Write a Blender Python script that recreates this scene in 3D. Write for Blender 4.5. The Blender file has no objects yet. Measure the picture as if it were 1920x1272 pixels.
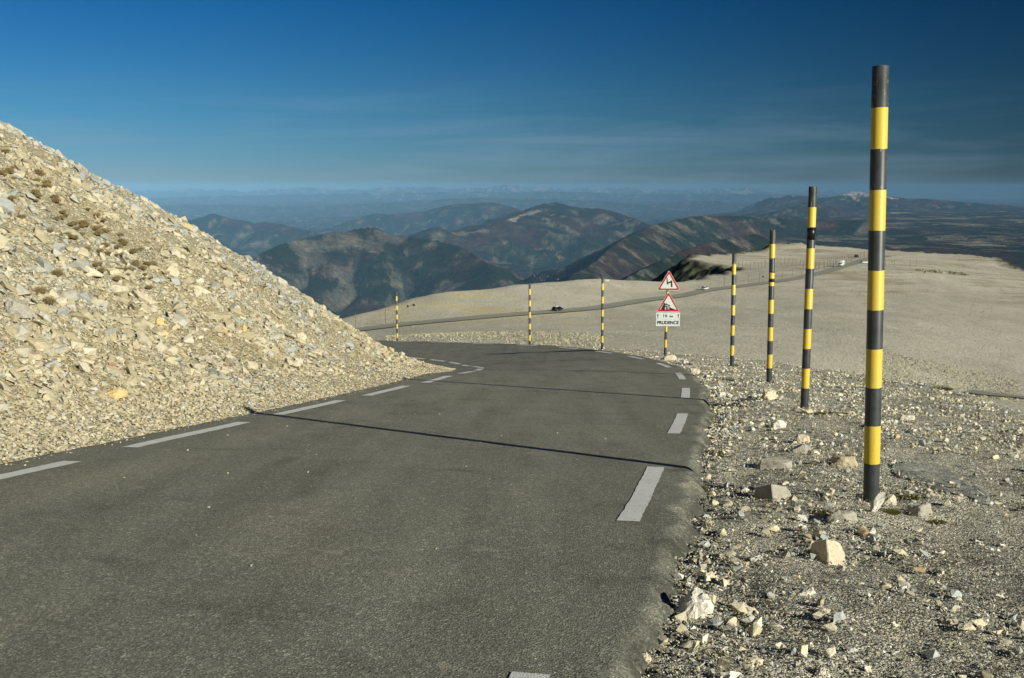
import bpy, bmesh, math, random
import numpy as np
from mathutils import Vector, Matrix
random.seed(7); RNG = np.random.default_rng(11)
S = bpy.context.scene
C = S.collection
# ------------------------------------------------------------------ camera
F = 1867.0; YH = 350.0
PITCH = math.atan((636 - YH) / F)
cp, sp = math.cos(PITCH), math.sin(PITCH)
cam = bpy.data.cameras.new('camera'); cam.lens = F / 1920 * 36; cam.sensor_width = 36
cam.clip_start = 0.1; cam.clip_end = 250000
co = bpy.data.objects.new('camera', cam); C.objects.link(co); S.camera = co
co.location = (0, 0, 0); co.rotation_euler = (math.pi / 2 - PITCH, 0, 0)
# ------------------------------------------------------------------ light
EL = math.radians(23.5); AZ = math.atan2(0.71, -0.70)      # azimuth from +Y towards +X
SD = Vector((math.sin(AZ) * math.cos(EL), math.cos(AZ) * math.cos(EL), math.sin(EL)))
sl = bpy.data.lights.new('sun', 'SUN'); sl.energy = 4.6; sl.angle = math.radians(0.53); sl.color = (0.98, 0.935, 0.745)
so = bpy.data.objects.new('sun', sl); C.objects.link(so)
so.rotation_euler = SD.to_track_quat('Z', 'Y').to_euler(); so.location = (0, 0, 60)
S.view_settings.view_transform = 'Standard'; S.view_settings.look = 'None'
S.view_settings.gamma = 1; S.view_settings.exposure = 0.4
S.cycles.use_denoising = True; S.cycles.max_bounces = 6; S.cycles.volume_bounces = 0
try: S.cycles.denoising_prefilter = 'ACCURATE'
except Exception: pass
W = bpy.data.worlds.new('World'); S.world = W; W.use_nodes = True
def world():
    nt = W.node_tree; N = nt.nodes; L = nt.links; N.clear()
    out = N.new('ShaderNodeOutputWorld'); bg = N.new('ShaderNodeBackground'); bg.inputs[1].default_value = 0.066
    L.new(bg.outputs[0], out.inputs[0])
    sky = N.new('ShaderNodeTexSky'); sky.sky_type = 'NISHITA'; sky.sun_disc = False
    sky.sun_elevation = EL; sky.sun_rotation = AZ; sky.altitude = 1900; sky.air_density = 1.0; sky.dust_density = 0.35; sky.ozone_density = 4.0
    geo = N.new('ShaderNodeNewGeometry')      # Incoming = -view direction in a world shader
    tc = N.new('ShaderNodeTexCoord')
    # polarising filter: darkens the sky about 90 degrees from the sun
    dot = N.new('ShaderNodeVectorMath'); dot.operation = 'DOT_PRODUCT'; dot.inputs[1].default_value = SD
    L.new(tc.outputs['Generated'], dot.inputs[0])
    def m(op, a, b=None):
        n = N.new('ShaderNodeMath'); n.operation = op
        for i, v in enumerate((a, b)):
            if v is None: continue
            if isinstance(v, (int, float)): n.inputs[i].default_value = v
            else: L.new(v, n.inputs[i])
        return n.outputs[0]
    c2 = m('MULTIPLY', dot.outputs['Value'], dot.outputs['Value'])
    pol = m('DIVIDE', m('SUBTRACT', 1.0, c2), m('ADD', 1.0, c2))
    sub = m('SUBTRACT', 1.0, m('MULTIPLY', pol, 0.79))
    mul = N.new('ShaderNodeVectorMath'); mul.operation = 'SCALE'
    L.new(sky.outputs[0], mul.inputs[0]); L.new(sub, mul.inputs['Scale'])
    # faint cirrus veils low above the horizon
    sep = N.new('ShaderNodeSeparateXYZ'); L.new(tc.outputs['Generated'], sep.inputs[0])
    mp = N.new('ShaderNodeMapping'); mp.inputs['Scale'].default_value = (3.2, 3.2, 38)
    L.new(tc.outputs['Generated'], mp.inputs[0])
    nz = N.new('ShaderNodeTexNoise'); nz.inputs['Scale'].default_value = 1.3; nz.inputs['Detail'].default_value = 9; nz.inputs['Roughness'].default_value = 0.62
    nz.inputs['Distortion'].default_value = 0.5
    L.new(mp.outputs[0], nz.inputs[0])
    r = N.new('ShaderNodeMapRange'); r.inputs[1].default_value = 0.45; r.inputs[2].default_value = 0.72; L.new(nz.outputs[0], r.inputs[0])
    h = N.new('ShaderNodeMapRange'); h.inputs[1].default_value = 0.12; h.inputs[2].default_value = 0.01; h.inputs[3].default_value = 0.0; h.inputs[4].default_value = 1.0
    h.interpolation_type = 'SMOOTHSTEP'; L.new(sep.outputs[2], h.inputs[0])
    fac = m('MULTIPLY', m('MULTIPLY', r.outputs[0], h.outputs[0]), m('MULTIPLY', sub, 0.62))
    mix = N.new('ShaderNodeMix'); mix.data_type = 'RGBA'; L.new(fac, mix.inputs[0])
    # deep blue aloft, paler towards the horizon, as at this altitude through the filter
    cr = N.new('ShaderNodeValToRGB'); L.new(sep.outputs[2], cr.inputs[0]); E_ = cr.color_ramp
    stops = [(0.0, (0.36, 0.53, 0.72)), (0.02, (0.31, 0.53, 0.72)), (0.077, (0.21, 0.53, 0.70)), (0.175, (0.065, 0.46, 0.74)), (0.6, (0.12, 0.40, 0.60))]
    while len(E_.elements) < len(stops): E_.elements.new(0.5)
    for e, (p, c) in zip(E_.elements, stops): e.position = p; e.color = (*c, 1)
    hs = N.new('ShaderNodeVectorMath'); hs.operation = 'MULTIPLY'; L.new(mul.outputs[0], hs.inputs[0]); L.new(cr.outputs[0], hs.inputs[1])
    L.new(hs.outputs[0], mix.inputs[6]); mix.inputs[7].default_value = (2.8, 4.0, 5.2, 1)
    L.new(mix.outputs[2], bg.inputs[0])
    return sky, bg
world()
# ------------------------------------------------------------------ helpers
def ray(x, y):
    u = (x - 960) / F; v = (636 - y) / F
    return np.array([u, cp + v * sp, -sp + v * cp])
def at(x, y, Y):
    r = ray(x, y); return r * Y / r[1]
def proj(X, Y, Z):
    d = Y * cp - Z * sp; v = (Y * sp + Z * cp) / d
    return 960 + F * X / d, 636 - F * v
def march(px, py, zf, y0, y1, n=1500):
    r = ray(px, py); Y = np.geomspace(y0, y1, n) if y0 > 0 else np.linspace(y0, y1, n)
    P = r[None, :] * (Y / r[1])[:, None]
    g = P[:, 2] - zf(P[:, 0], P[:, 1]); k = np.argmax(g < 0)
    if g[k] >= 0: return None
    if k == 0: return P[0]
    t = g[k - 1] / (g[k - 1] - g[k]); q = P[k - 1] * (1 - t) + P[k] * t
    return q
def tag(o, label=None, cat=None, group=None, kind=None):
    if label: o['label'] = label
    if cat: o['category'] = cat
    if group: o['group'] = group
    if kind: o['kind'] = kind
    return o
def link(name, me, mat=None, parent=None):
    o = bpy.data.objects.new(name, me); C.objects.link(o)
    if mat: me.materials.append(mat)
    if parent: o.parent = parent
    return o
def empty(name, loc, rz=0):
    o = bpy.data.objects.new(name, None); o.empty_display_size = 0.3; C.objects.link(o)
    o.location = loc; o.rotation_euler = (0, 0, rz); return o
def mesh_np(name, V, Fc, smooth=False, col=None):
    """V (n,3); Fc (m,k) equal-sized faces"""
    me = bpy.data.meshes.new(name); V = np.asarray(V, np.float32); Fc = np.asarray(Fc, np.int32)
    m, k = Fc.shape
    me.vertices.add(len(V)); me.vertices.foreach_set('co', V.ravel())
    me.loops.add(m * k); me.loops.foreach_set('vertex_index', Fc.ravel())
    me.polygons.add(m); me.polygons.foreach_set('loop_start', np.arange(m, dtype=np.int32) * k)
    try: me.polygons.foreach_set('loop_total', np.full(m, k, np.int32))
    except Exception: pass
    me.polygons.foreach_set('use_smooth', np.full(m, smooth))
    if col is not None:
        a = me.color_attributes.new('tint', 'FLOAT_COLOR', 'POINT')
        c4 = np.ones((len(V), 4), np.float32); c4[:, :3] = col; a.data.foreach_set('color', c4.ravel())
    me.update(calc_edges=True); return me
def grid_faces(nr, nc, mask=None):
    i = np.arange(nr - 1)[:, None] * nc + np.arange(nc - 1)[None, :]
    f = np.stack([i, i + 1, i + nc + 1, i + nc], -1)
    if mask is not None:
        k = mask[:-1, :-1] & mask[1:, :-1] & mask[:-1, 1:] & mask[1:, 1:]; f = f[k]
    return f.reshape(-1, 4)
def _h(ix, iy, s):
    n = (ix.astype(np.int64) * 374761393 + iy.astype(np.int64) * 668265263 + s * 974711) & 0x7fffffff
    n = ((n ^ (n >> 13)) * 1274126177) & 0x7fffffff
    return ((n ^ (n >> 16)) & 0xffff) / 65535.0
def noise(x, y, s=0):
    x0 = np.floor(x); y0 = np.floor(y); fx = x - x0; fy = y - y0
    ix = x0.astype(np.int64); iy = y0.astype(np.int64)
    def g(a, b, dx, dy):
        t = _h(a, b, s) * 2 * math.pi; return np.cos(t) * dx + np.sin(t) * dy
    u = fx * fx * fx * (fx * (fx * 6 - 15) + 10); v = fy * fy * fy * (fy * (fy * 6 - 15) + 10)
    a = g(ix, iy, fx, fy); b = g(ix + 1, iy, fx - 1, fy); c = g(ix, iy + 1, fx, fy - 1); d = g(ix + 1, iy + 1, fx - 1, fy - 1)
    return (a * (1 - u) + b * u) * (1 - v) + (c * (1 - u) + d * u) * v
def fbm(x, y, o=5, s=0, gain=0.5):
    r = 0; a = 1; f = 1
    for i in range(o): r = r + a * noise(x * f, y * f, s + i * 17); a *= gain; f *= 2.03
    return r
def ridged(x, y, o=5, s=0, gain=0.5):
    r = 0; a = 1; f = 1
    for i in range(o): r = r + a * (0.5 - np.abs(noise(x * f, y * f, s + i * 17)) * 1.6); a *= gain; f *= 2.03
    return r
def sstep(x, a, b):
    t = np.clip((x - a) / (b - a), 0, 1); return t * t * (3 - 2 * t)
def catmull(P, n):
    P = np.asarray(P, float); out = []
    for i in range(len(P) - 1):
        p0 = P[max(i - 1, 0)]; p1 = P[i]; p2 = P[i + 1]; p3 = P[min(i + 2, len(P) - 1)]
        for k in range(n):
            t = k / n
            out.append(0.5 * ((2 * p1) + (-p0 + p2) * t + (2 * p0 - 5 * p1 + 4 * p2 - p3) * t * t + (-p0 + 3 * p1 - 3 * p2 + p3) * t ** 3))
    out.append(P[-1]); return np.array(out)
def resample(P, step):
    s = np.r_[0, np.cumsum(np.linalg.norm(np.diff(P[:, :2], axis=0), axis=1))]
    n = int(s[-1] / step); t = np.linspace(0, s[-1], n + 1)
    return np.stack([np.interp(t, s, P[:, i]) for i in range(P.shape[1])], 1), t
# ------------------------------------------------------------------ materials
class NT:
    def __init__(s, name, rough=0.9, spec=0.3):
        s.m = bpy.data.materials.new(name); s.m.use_nodes = True; s.t = s.m.node_tree
        s.b = s.t.nodes['Principled BSDF']; s.b.inputs['Roughness'].default_value = rough
        s.b.inputs['Specular IOR Level'].default_value = spec
    def n(s, typ, **kw):
        nd = s.t.nodes.new(typ)
        for k, v in kw.items():
            if k.startswith('_'): setattr(nd, k[1:], v)
        return nd
    def set(s, sock, v):
        if isinstance(v, bpy.types.NodeSocket): s.t.links.new(v, sock)
        else: sock.default_value = v
    def obj(s): return s.n('ShaderNodeTexCoord').outputs['Object']
    def pos(s): return s.n('ShaderNodeNewGeometry').outputs['Position']
    def map(s, v, sc, rot=(0, 0, 0), loc=(0, 0, 0)):
        m = s.n('ShaderNodeMapping'); s.set(m.inputs[0], v); m.inputs['Scale'].default_value = sc if isinstance(sc, tuple) else (sc,) * 3
        m.inputs['Rotation'].default_value = rot; m.inputs['Location'].default_value = loc; return m.outputs[0]
    def noise(s, v, sc, det=4, r=0.55, dist=0):
        n = s.n('ShaderNodeTexNoise'); s.set(n.inputs['Vector'], v); n.inputs['Scale'].default_value = sc
        n.inputs['Detail'].default_value = det; n.inputs['Roughness'].default_value = r; n.inputs['Distortion'].default_value = dist; return n.outputs['Fac']
    def vor(s, v, sc, feat='F1', out='Distance', rnd=1):
        n = s.n('ShaderNodeTexVoronoi'); n.feature = feat; s.set(n.inputs['Vector'], v); n.inputs['Scale'].default_value = sc
        n.inputs['Randomness'].default_value = rnd; return n.outputs[out]
    def ramp(s, v, stops, interp='LINEAR'):
        n = s.n('ShaderNodeValToRGB'); s.set(n.inputs[0], v); cr = n.color_ramp; cr.interpolation = interp
        while len(cr.elements) < len(stops): cr.elements.new(0.5)
        for e, (p, c) in zip(cr.elements, stops):
            e.position = p; e.color = (c, c, c, 1) if isinstance(c, (int, float)) else (*c, 1)
        return n.outputs[0]
    def mr(s, v, a, b, c=0, d=1):
        n = s.n('ShaderNodeMapRange'); s.set(n.inputs[0], v)
        for i, q in enumerate((a, b, c, d)): n.inputs[i + 1].default_value = q
        return n.outputs[0]
    def mix(s, f, a, b, mode='MIX'):
        n = s.n('ShaderNodeMix'); n.data_type = 'RGBA'; n.blend_type = mode; s.set(n.inputs[0], f)
        s.set(n.inputs[6], a if not isinstance(a, tuple) else (*a, 1)); s.set(n.inputs[7], b if not isinstance(b, tuple) else (*b, 1)); return n.outputs[2]
    def math(s, op, a, b=0):
        n = s.n('ShaderNodeMath'); n.operation = op; s.set(n.inputs[0], a); s.set(n.inputs[1], b); return n.outputs[0]
    def col(s, c): s.set(s.b.inputs['Base Color'], c if not isinstance(c, tuple) else (*c, 1))
    def bump(s, h, dist, st=1.0, prev=None):
        n = s.n('ShaderNodeBump'); s.set(n.inputs['Height'], h); n.inputs['Distance'].default_value = dist; n.inputs['Strength'].default_value = st
        if prev is not None: s.set(n.inputs['Normal'], prev)
        s.set(s.b.inputs['Normal'], n.outputs[0]); return n.outputs[0]
def plain(name, c, rough=0.6, metal=0, spec=0.4):
    a = NT(name, rough, spec); a.b.inputs['Metallic'].default_value = metal
    nz = a.noise(a.obj(), 9, 5); a.col(a.mix(a.mr(nz, 0.3, 0.7), tuple(x * 0.86 for x in c), c)); return a.m
def m_asphalt(tinted=True, base=(0.213, 0.213, 0.178)):
    a = NT('asphalt', 0.88, 0.25); p = a.pos()
    ag = a.vor(p, 95, out='Color'); agd = a.vor(p, 95)
    sep = a.n('ShaderNodeSeparateColor'); a.set(sep.inputs[0], ag)
    ag2 = a.vor(p, 38, out='Color'); sep2 = a.n('ShaderNodeSeparateColor'); a.set(sep2.inputs[0], ag2)
    g = a.ramp(sep.outputs[0], [(0.0, 0.62), (0.5, 0.95), (0.86, 1.15), (1.0, 1.9)])
    g2 = a.ramp(sep2.outputs[1], [(0.0, 0.84), (0.6, 1.0), (0.93, 1.08), (1.0, 1.5)])
    c = a.mix(1.0, base, g, 'MULTIPLY'); c = a.mix(1.0, c, g2, 'MULTIPLY')
    big = a.noise(p, 0.45, 6, 0.6, 0.4); c = a.mix(1.0, c, a.ramp(big, [(0.3, (0.90, 0.90, 0.91)), (0.5, (1, 1, 1)), (0.7, (1.10, 1.08, 1.03))]), 'MULTIPLY')
    st = a.noise(a.map(p, (1.6, 0.12, 1), (0, 0, 0.2)), 1.2, 4, 0.6); c = a.mix(1.0, c, a.ramp(st, [(0.32, 0.86), (0.5, 1.0), (0.68, 1.1)]), 'MULTIPLY')
    if tinted:
        ta = a.n('ShaderNodeAttribute'); ta.attribute_name = 'tint'; c = a.mix(1.0, c, ta.outputs['Color'], 'MULTIPLY')
    # fine cracks with pale dust in them
    w = a.noise(p, 1.1, 3, 0.6); wc = a.n('ShaderNodeCombineXYZ'); a.set(wc.inputs[0], w); a.set(wc.inputs[1], w)
    va = a.n('ShaderNodeVectorMath'); va.operation = 'ADD'; a.set(va.inputs[0], a.map(p, (0.12, 0.3, 0.2), (0, 0, 0.3))); a.set(va.inputs[1], wc.outputs[0])
    cr = a.vor(va.outputs[0], 1.0, 'DISTANCE_TO_EDGE'); crm = a.math('MULTIPLY', a.mr(cr, 0.009, 0.002), a.mr(a.noise(p, 0.5, 4), 0.52, 0.58))
    c = a.mix(a.math('MULTIPLY', crm, 0.6), c, (0.36, 0.34, 0.28))
    # darker, coarser patches of old binder
    dk = a.noise(p, 1.7, 5, 0.65); c = a.mix(a.mr(dk, 0.62, 0.72, 0, 0.2), c, (0.09, 0.09, 0.092))
    a.col(c); b1 = a.bump(agd, 0.0035, 1.0); a.bump(a.noise(p, 3, 5, 0.6), 0.008, 0.6, b1); return a.m
def m_paint():
    a = NT('road_paint', 0.75, 0.3); p = a.pos()
    w = a.noise(p, 26, 6, 0.7); c = a.mix(a.mr(w, 0.60, 0.66), (0.70, 0.71, 0.70), (0.33, 0.33, 0.30))
    c = a.mix(a.mr(a.noise(p, 5, 5, 0.6), 0.45, 0.7, 0, 0.35), c, (0.46, 0.46, 0.44)); a.col(c); a.bump(a.vor(p, 95), 0.003, 0.8); return a.m
def m_stone(name='limestone_rubble'):
    a = NT(name, 0.92, 0.2); p = a.pos()
    at_ = a.n('ShaderNodeAttribute'); at_.attribute_name = 'tint'
    nz = a.noise(p, 14, 6, 0.65); c = a.mix(1.0, at_.outputs['Color'], a.ramp(nz, [(0.3, 0.78), (0.5, 1.0), (0.72, 1.14)]), 'MULTIPLY')
    a.col(c); a.bump(nz, 0.03, 0.7); return a.m
def m_scree_ground():
    """finer debris between the big stones of the slope"""
    a = NT('scree_ground', 0.95, 0.15); p = a.pos()
    v = a.vor(p, 17, out='Color'); d = a.vor(p, 17); s1 = a.n('ShaderNodeSeparateColor'); a.set(s1.inputs[0], v)
    v2 = a.vor(p, 48, out='Color'); d2 = a.vor(p, 48); s2 = a.n('ShaderNodeSeparateColor'); a.set(s2.inputs[0], v2)
    c = a.ramp(s1.outputs[0], [(0, (0.36, 0.31, 0.19)), (0.4, (0.44, 0.39, 0.26)), (0.75, (0.46, 0.42, 0.32)), (1, (0.35, 0.35, 0.32))])
    c = a.mix(0.7, c, a.ramp(s2.outputs[1], [(0, 0.62), (0.5, 1.0), (1, 1.25)]), 'MULTIPLY')
    big = a.noise(p, 0.35, 5, 0.6, 0.3); c = a.mix(1.0, c, a.ramp(big, [(0.35, (1.0, 0.9, 0.72)), (0.5, (1, 0.97, 0.9)), (0.65, (0.97, 1.0, 1.03))]), 'MULTIPLY')
    a.col(c); h = a.math('ADD', a.math('MULTIPLY', d, -1.0), a.math('MULTIPLY', d2, -0.4)); a.bump(h, 0.05, 1.0); return a.m
def m_gravel():
    a = NT('shoulder_gravel', 0.95, 0.15); p = a.pos()
    v = a.vor(p, 48, out='Color'); d = a.vor(p, 48); s1 = a.n('ShaderNodeSeparateColor'); a.set(s1.inputs[0], v)
    v2 = a.vor(p, 120, out='Color'); d2 = a.vor(p, 120); s2 = a.n('ShaderNodeSeparateColor'); a.set(s2.inputs[0], v2)
    c = a.ramp(s1.outputs[0], [(0, (0.19, 0.185, 0.155)), (0.4, (0.39, 0.385, 0.32)), (0.75, (0.60, 0.595, 0.52)), (1, (0.78, 0.76, 0.68))])
    c = a.mix(0.8, c, a.ramp(s2.outputs[1], [(0, 0.5), (0.5, 0.95), (1, 1.4)]), 'MULTIPLY')
    big = a.noise(p, 0.6, 6, 0.62, 0.5); c = a.mix(1.0, c, a.ramp(big, [(0.33, (0.78, 0.78, 0.78)), (0.5, (1, 0.98, 0.95)), (0.66, (1.2, 1.17, 1.1))]), 'MULTIPLY')
    br = a.noise(p, 1.4, 4, 0.6, 0.2); c = a.mix(a.mr(br, 0.62, 0.72, 0, 0.5), c, (0.16, 0.12, 0.07))
    a.col(c); h = a.math('ADD', a.math('MULTIPLY', d, -1.0), a.math('MULTIPLY', d2, -0.45)); a.bump(h, 0.022, 1.0); return a.m
def m_hillside():
    a = NT('far_scree', 0.95, 0.15); p = a.pos()
    n1 = a.noise(p, 0.03, 7, 0.6, 0.4); c = a.ramp(n1, [(0.3, (0.47, 0.45, 0.37)), (0.5, (0.51, 0.485, 0.40)), (0.7, (0.555, 0.525, 0.445))])
    n2 = a.noise(a.map(p, (0.35, 0.1, 0.1)), 0.25, 6, 0.65); c = a.mix(1.0, c, a.ramp(n2, [(0.3, 0.88), (0.5, 1.0), (0.7, 1.08)]), 'MULTIPLY')
    n3 = a.noise(p, 1.3, 5, 0.7); c = a.mix(1.0, c, a.ramp(n3, [(0.35, 0.86), (0.5, 1.0), (0.65, 1.12)]), 'MULTIPLY')
    at_ = a.n('ShaderNodeAttribute'); at_.attribute_name = 'tint'; c = a.mix(1.0, c, at_.outputs['Color'], 'MULTIPLY')
    a.col(c); b = a.bump(n3, 0.5, 1.0); a.bump(n2, 0.8, 0.5, b); return a.m
def m_valley():
    a = NT('valley_land', 1.0, 0.05); p = a.pos()
    at_ = a.n('ShaderNodeAttribute'); at_.attribute_name = 'tint'
    n1 = a.noise(p, 0.006, 7, 0.65, 0.6); c = a.mix(1.0, at_.outputs['Color'], a.ramp(n1, [(0.3, (0.45, 0.5, 0.55)), (0.5, (1, 1, 1)), (0.66, (1.7, 1.55, 1.35))]), 'MULTIPLY')
    a.col(c); n2 = a.noise(p, 0.028, 5, 0.7); c = a.mix(1.0, c, a.ramp(n2, [(0.35, 0.6), (0.5, 1.0), (0.65, 1.5)]), 'MULTIPLY'); a.col(c); b = a.bump(n1, 110, 0.8); a.bump(n2, 22, 0.8, b); return a.m
def m_tufts(name, c1, c2):
    a = NT(name, 0.8, 0.2); oi = a.n('ShaderNodeObjectInfo'); nz = a.noise(a.pos(), 30, 3)
    a.col(a.mix(a.mr(nz, 0.3, 0.7), c1, c2)); return a.m
def m_rock(name, c, c2):
    a = NT(name, 0.9, 0.25); o = a.obj()
    oi = a.n('ShaderNodeObjectInfo'); va = a.n('ShaderNodeVectorMath'); va.operation = 'ADD'; a.set(va.inputs[0], o)
    cx = a.n('ShaderNodeCombineXYZ'); a.set(cx.inputs[0], a.math('MULTIPLY', oi.outputs['Random'], 40)); a.set(va.inputs[1], cx.outputs[0])
    v = va.outputs[0]; n = a.noise(v, 7, 7, 0.65, 0.3); cc = a.mix(a.mr(n, 0.38, 0.66), c, c2)
    n2 = a.noise(v, 34, 5, 0.7); cc = a.mix(1.0, cc, a.ramp(n2, [(0.3, 0.78), (0.5, 1.0), (0.7, 1.12)]), 'MULTIPLY')
    a.col(cc); b = a.bump(n, 0.03, 0.8); a.bump(n2, 0.008, 0.9, b); return a.m
def m_pole(seed=0.0):
    a = NT('banded_pole_paint', 0.45, 0.4); o = a.obj(); s = a.n('ShaderNodeSeparateXYZ'); a.set(s.inputs[0], o)
    off = a.map(o, 1.0, loc=(seed, seed * 2, 0))
    wob = a.math('MULTIPLY', a.math('SUBTRACT', a.noise(off, 22, 3), 0.5), 0.012)
    z = a.math('MAXIMUM', a.math('ADD', s.outputs[2], wob), 0.05); k = a.math('DIVIDE', a.math('SUBTRACT', z, 0.04), 0.72); fr = a.math('FRACT', k)
    yel = a.math('GREATER_THAN', fr, 0.5)
    # old yellow coat shows through the upper dark bands on the sunny side
    up = a.mr(s.outputs[2], 2.7, 3.4); ch = a.noise(a.map(off, (10, 10, 3.0)), 2.2, 7, 0.7)
    chip = a.math('MULTIPLY', a.mr(ch, 0.60, 0.63), up)
    dark = a.mix(a.mr(a.noise(off, 8, 5), 0.35, 0.7), (0.034, 0.038, 0.042), (0.06, 0.066, 0.07))
    dark = a.mix(chip, dark, (0.38, 0.30, 0.07))
    dirt = a.mr(a.noise(a.map(off, (14, 14, 1.5)), 2.5, 6, 0.7), 0.4, 0.75, 0, 0.3)
    yc = a.mix(dirt, (0.68, 0.49, 0.055), (0.45, 0.33, 0.07))
    sc = a.math('GREATER_THAN', a.noise(off, 26, 4, 0.6), 0.735); yc = a.mix(sc, yc, (0.10, 0.06, 0.03)); yc = a.mix(a.mr(a.noise(a.map(off, (1, 1, 0.6)), 5, 5), 0.45, 0.7, 0, 0.35), yc, (0.62, 0.52, 0.17))
    sm = a.mr(a.noise(a.map(off, (20, 20, 2.0)), 3, 6, 0.75), 0.60, 0.66, 0, 0.5); yc = a.mix(sm, yc, (0.16, 0.12, 0.04))
    c = a.mix(yel, dark, yc); a.col(c); a.bump(a.noise(off, 60, 3), 0.0006, 0.5); return a.m
M = dict(asphalt=m_asphalt(), paint=m_paint(), stone=m_stone(), scree=m_scree_ground(), gravel=m_gravel(), hill=m_hillside(), valley=m_valley())
# ------------------------------------------------------------------ road geometry
Rl = np.array([(-4.2, -12), (-2.5, -6), (-.98, 0), (.1, 4.31), (.92, 7.6), (1.55, 10.4), (2.27, 13.6), (2.9, 16.5), (3.52, 19.8), (3.93, 22.1), (4.33, 24.7), (4.7, 27.5), (4.95, 30.2),
               (5.08, 33), (5.02, 37), (4.6, 42), (3.7, 47.5), (2.2, 53), (-.4, 59), (-4.3, 66), (-9.7, 74.5), (-17, 84), (-26, 93), (-38, 102)], float)
Rd, Rs = resample(catmull(Rl, 12), 0.25)
T = np.gradient(Rd, axis=0); T /= np.linalg.norm(T, axis=1)[:, None]
for _ in range(60): T[1:-1] = (T[:-2] + T[1:-1] * 2 + T[2:]) / 4
T /= np.linalg.norm(T, axis=1)[:, None]
NL = np.stack([-T[:, 1], T[:, 0]], 1)                 # to the left of travel
WID = 6.2
Ld = Rd + NL * WID
Y_ = Rd[:, 1]; YL = Ld[:, 1]
zR = -1.65 - 0.13 * Y_ - np.interp(Y_, [55, 76, 102], [0, 0.25, 1.2])
zL = -1.65 - 0.13 * YL - np.interp(YL, [28, 36, 45, 56, 70, 90], [0, 0.27, 0.64, 0.72, 0.8, 1.0])
NS = len(Rd)
def road_pt(i, d):
    """d metres left of the right-hand line"""
    t = d / WID; P = Rd[i] + NL[i] * d; return np.array([P[0], P[1], zR[i] + (zL[i] - zR[i]) * t])
def s_at(s): return int(np.clip(round(s / 0.25), 0, NS - 1))
def near_station(X, Y):
    X = np.atleast_1d(X); Y = np.atleast_1d(Y); k = np.empty(X.size, int)
    for a in range(0, X.size, 20000):
        b = a + 20000; k[a:b] = np.argmin((X.ravel()[a:b, None] - Rd[None, :, 0]) ** 2 + (Y.ravel()[a:b, None] - Rd[None, :, 1]) ** 2, axis=1)
    return k.reshape(X.shape)
EDGE_R, EDGE_L = -0.42, WID + 0.9
# road mesh, fine cross-section with a crumbling rounded right edge
def build_road():
    D = np.r_[EDGE_L + 1.2, np.linspace(EDGE_L, 0.3, 40), np.linspace(0.12, -1.0, 44)]
    st, tt = resample(np.c_[np.arange(NS, dtype=float) * 0.25, np.zeros(NS)], 0.07); s = st[:, 0]; n = len(s); idx = s / 0.25
    def ip(A): return np.interp(idx, np.arange(NS), A)
    rx, ry, nx, ny, zr, zl = ip(Rd[:, 0]), ip(Rd[:, 1]), ip(NL[:, 0]), ip(NL[:, 1]), ip(zR), ip(zL)
    SS, DD = np.meshgrid(s, D, indexing='ij')
    wig = (0.14 * fbm(s * 0.35, s * 0 + 3, 4, 5) + 0.10 * fbm(s * 1.6, s * 0 + 9, 4, 8) + 0.09 * fbm(s * 4, s * 0 + 2, 4, 12, 0.65) - 0.02)[:, None]
    e = EDGE_R + wig
    X = rx[:, None] + nx[:, None] * DD; Y = ry[:, None] + ny[:, None] * DD; Z = zr[:, None] + (zl - zr)[:, None] * DD / WID
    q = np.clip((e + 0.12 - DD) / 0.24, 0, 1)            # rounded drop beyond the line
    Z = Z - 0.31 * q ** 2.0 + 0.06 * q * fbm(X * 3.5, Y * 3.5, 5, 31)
    Z += 0.005 * fbm(X * 0.7, Y * 0.7, 3, 2) + 0.0
    Z[:, 0] -= 0.15
    tr = np.exp(-((DD - 1.15) / 0.33) ** 2) + np.exp(-((DD - 2.6) / 0.33) ** 2) + np.exp(-((DD - 3.9) / 0.33) ** 2) + np.exp(-((DD - 5.3) / 0.33) ** 2)   # polished wheel tracks
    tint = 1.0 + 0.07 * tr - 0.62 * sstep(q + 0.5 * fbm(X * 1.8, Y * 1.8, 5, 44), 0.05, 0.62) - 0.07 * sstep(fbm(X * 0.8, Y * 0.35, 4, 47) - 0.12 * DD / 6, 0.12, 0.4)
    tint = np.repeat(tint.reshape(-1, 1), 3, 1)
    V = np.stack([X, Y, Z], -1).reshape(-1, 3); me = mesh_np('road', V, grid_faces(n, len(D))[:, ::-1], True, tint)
    # cut grid rows far past the edge
    o = link('road', me, M['asphalt']); tag(o, kind='structure')
    return e[:, 0], s
edge_w, edge_s = build_road()
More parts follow.
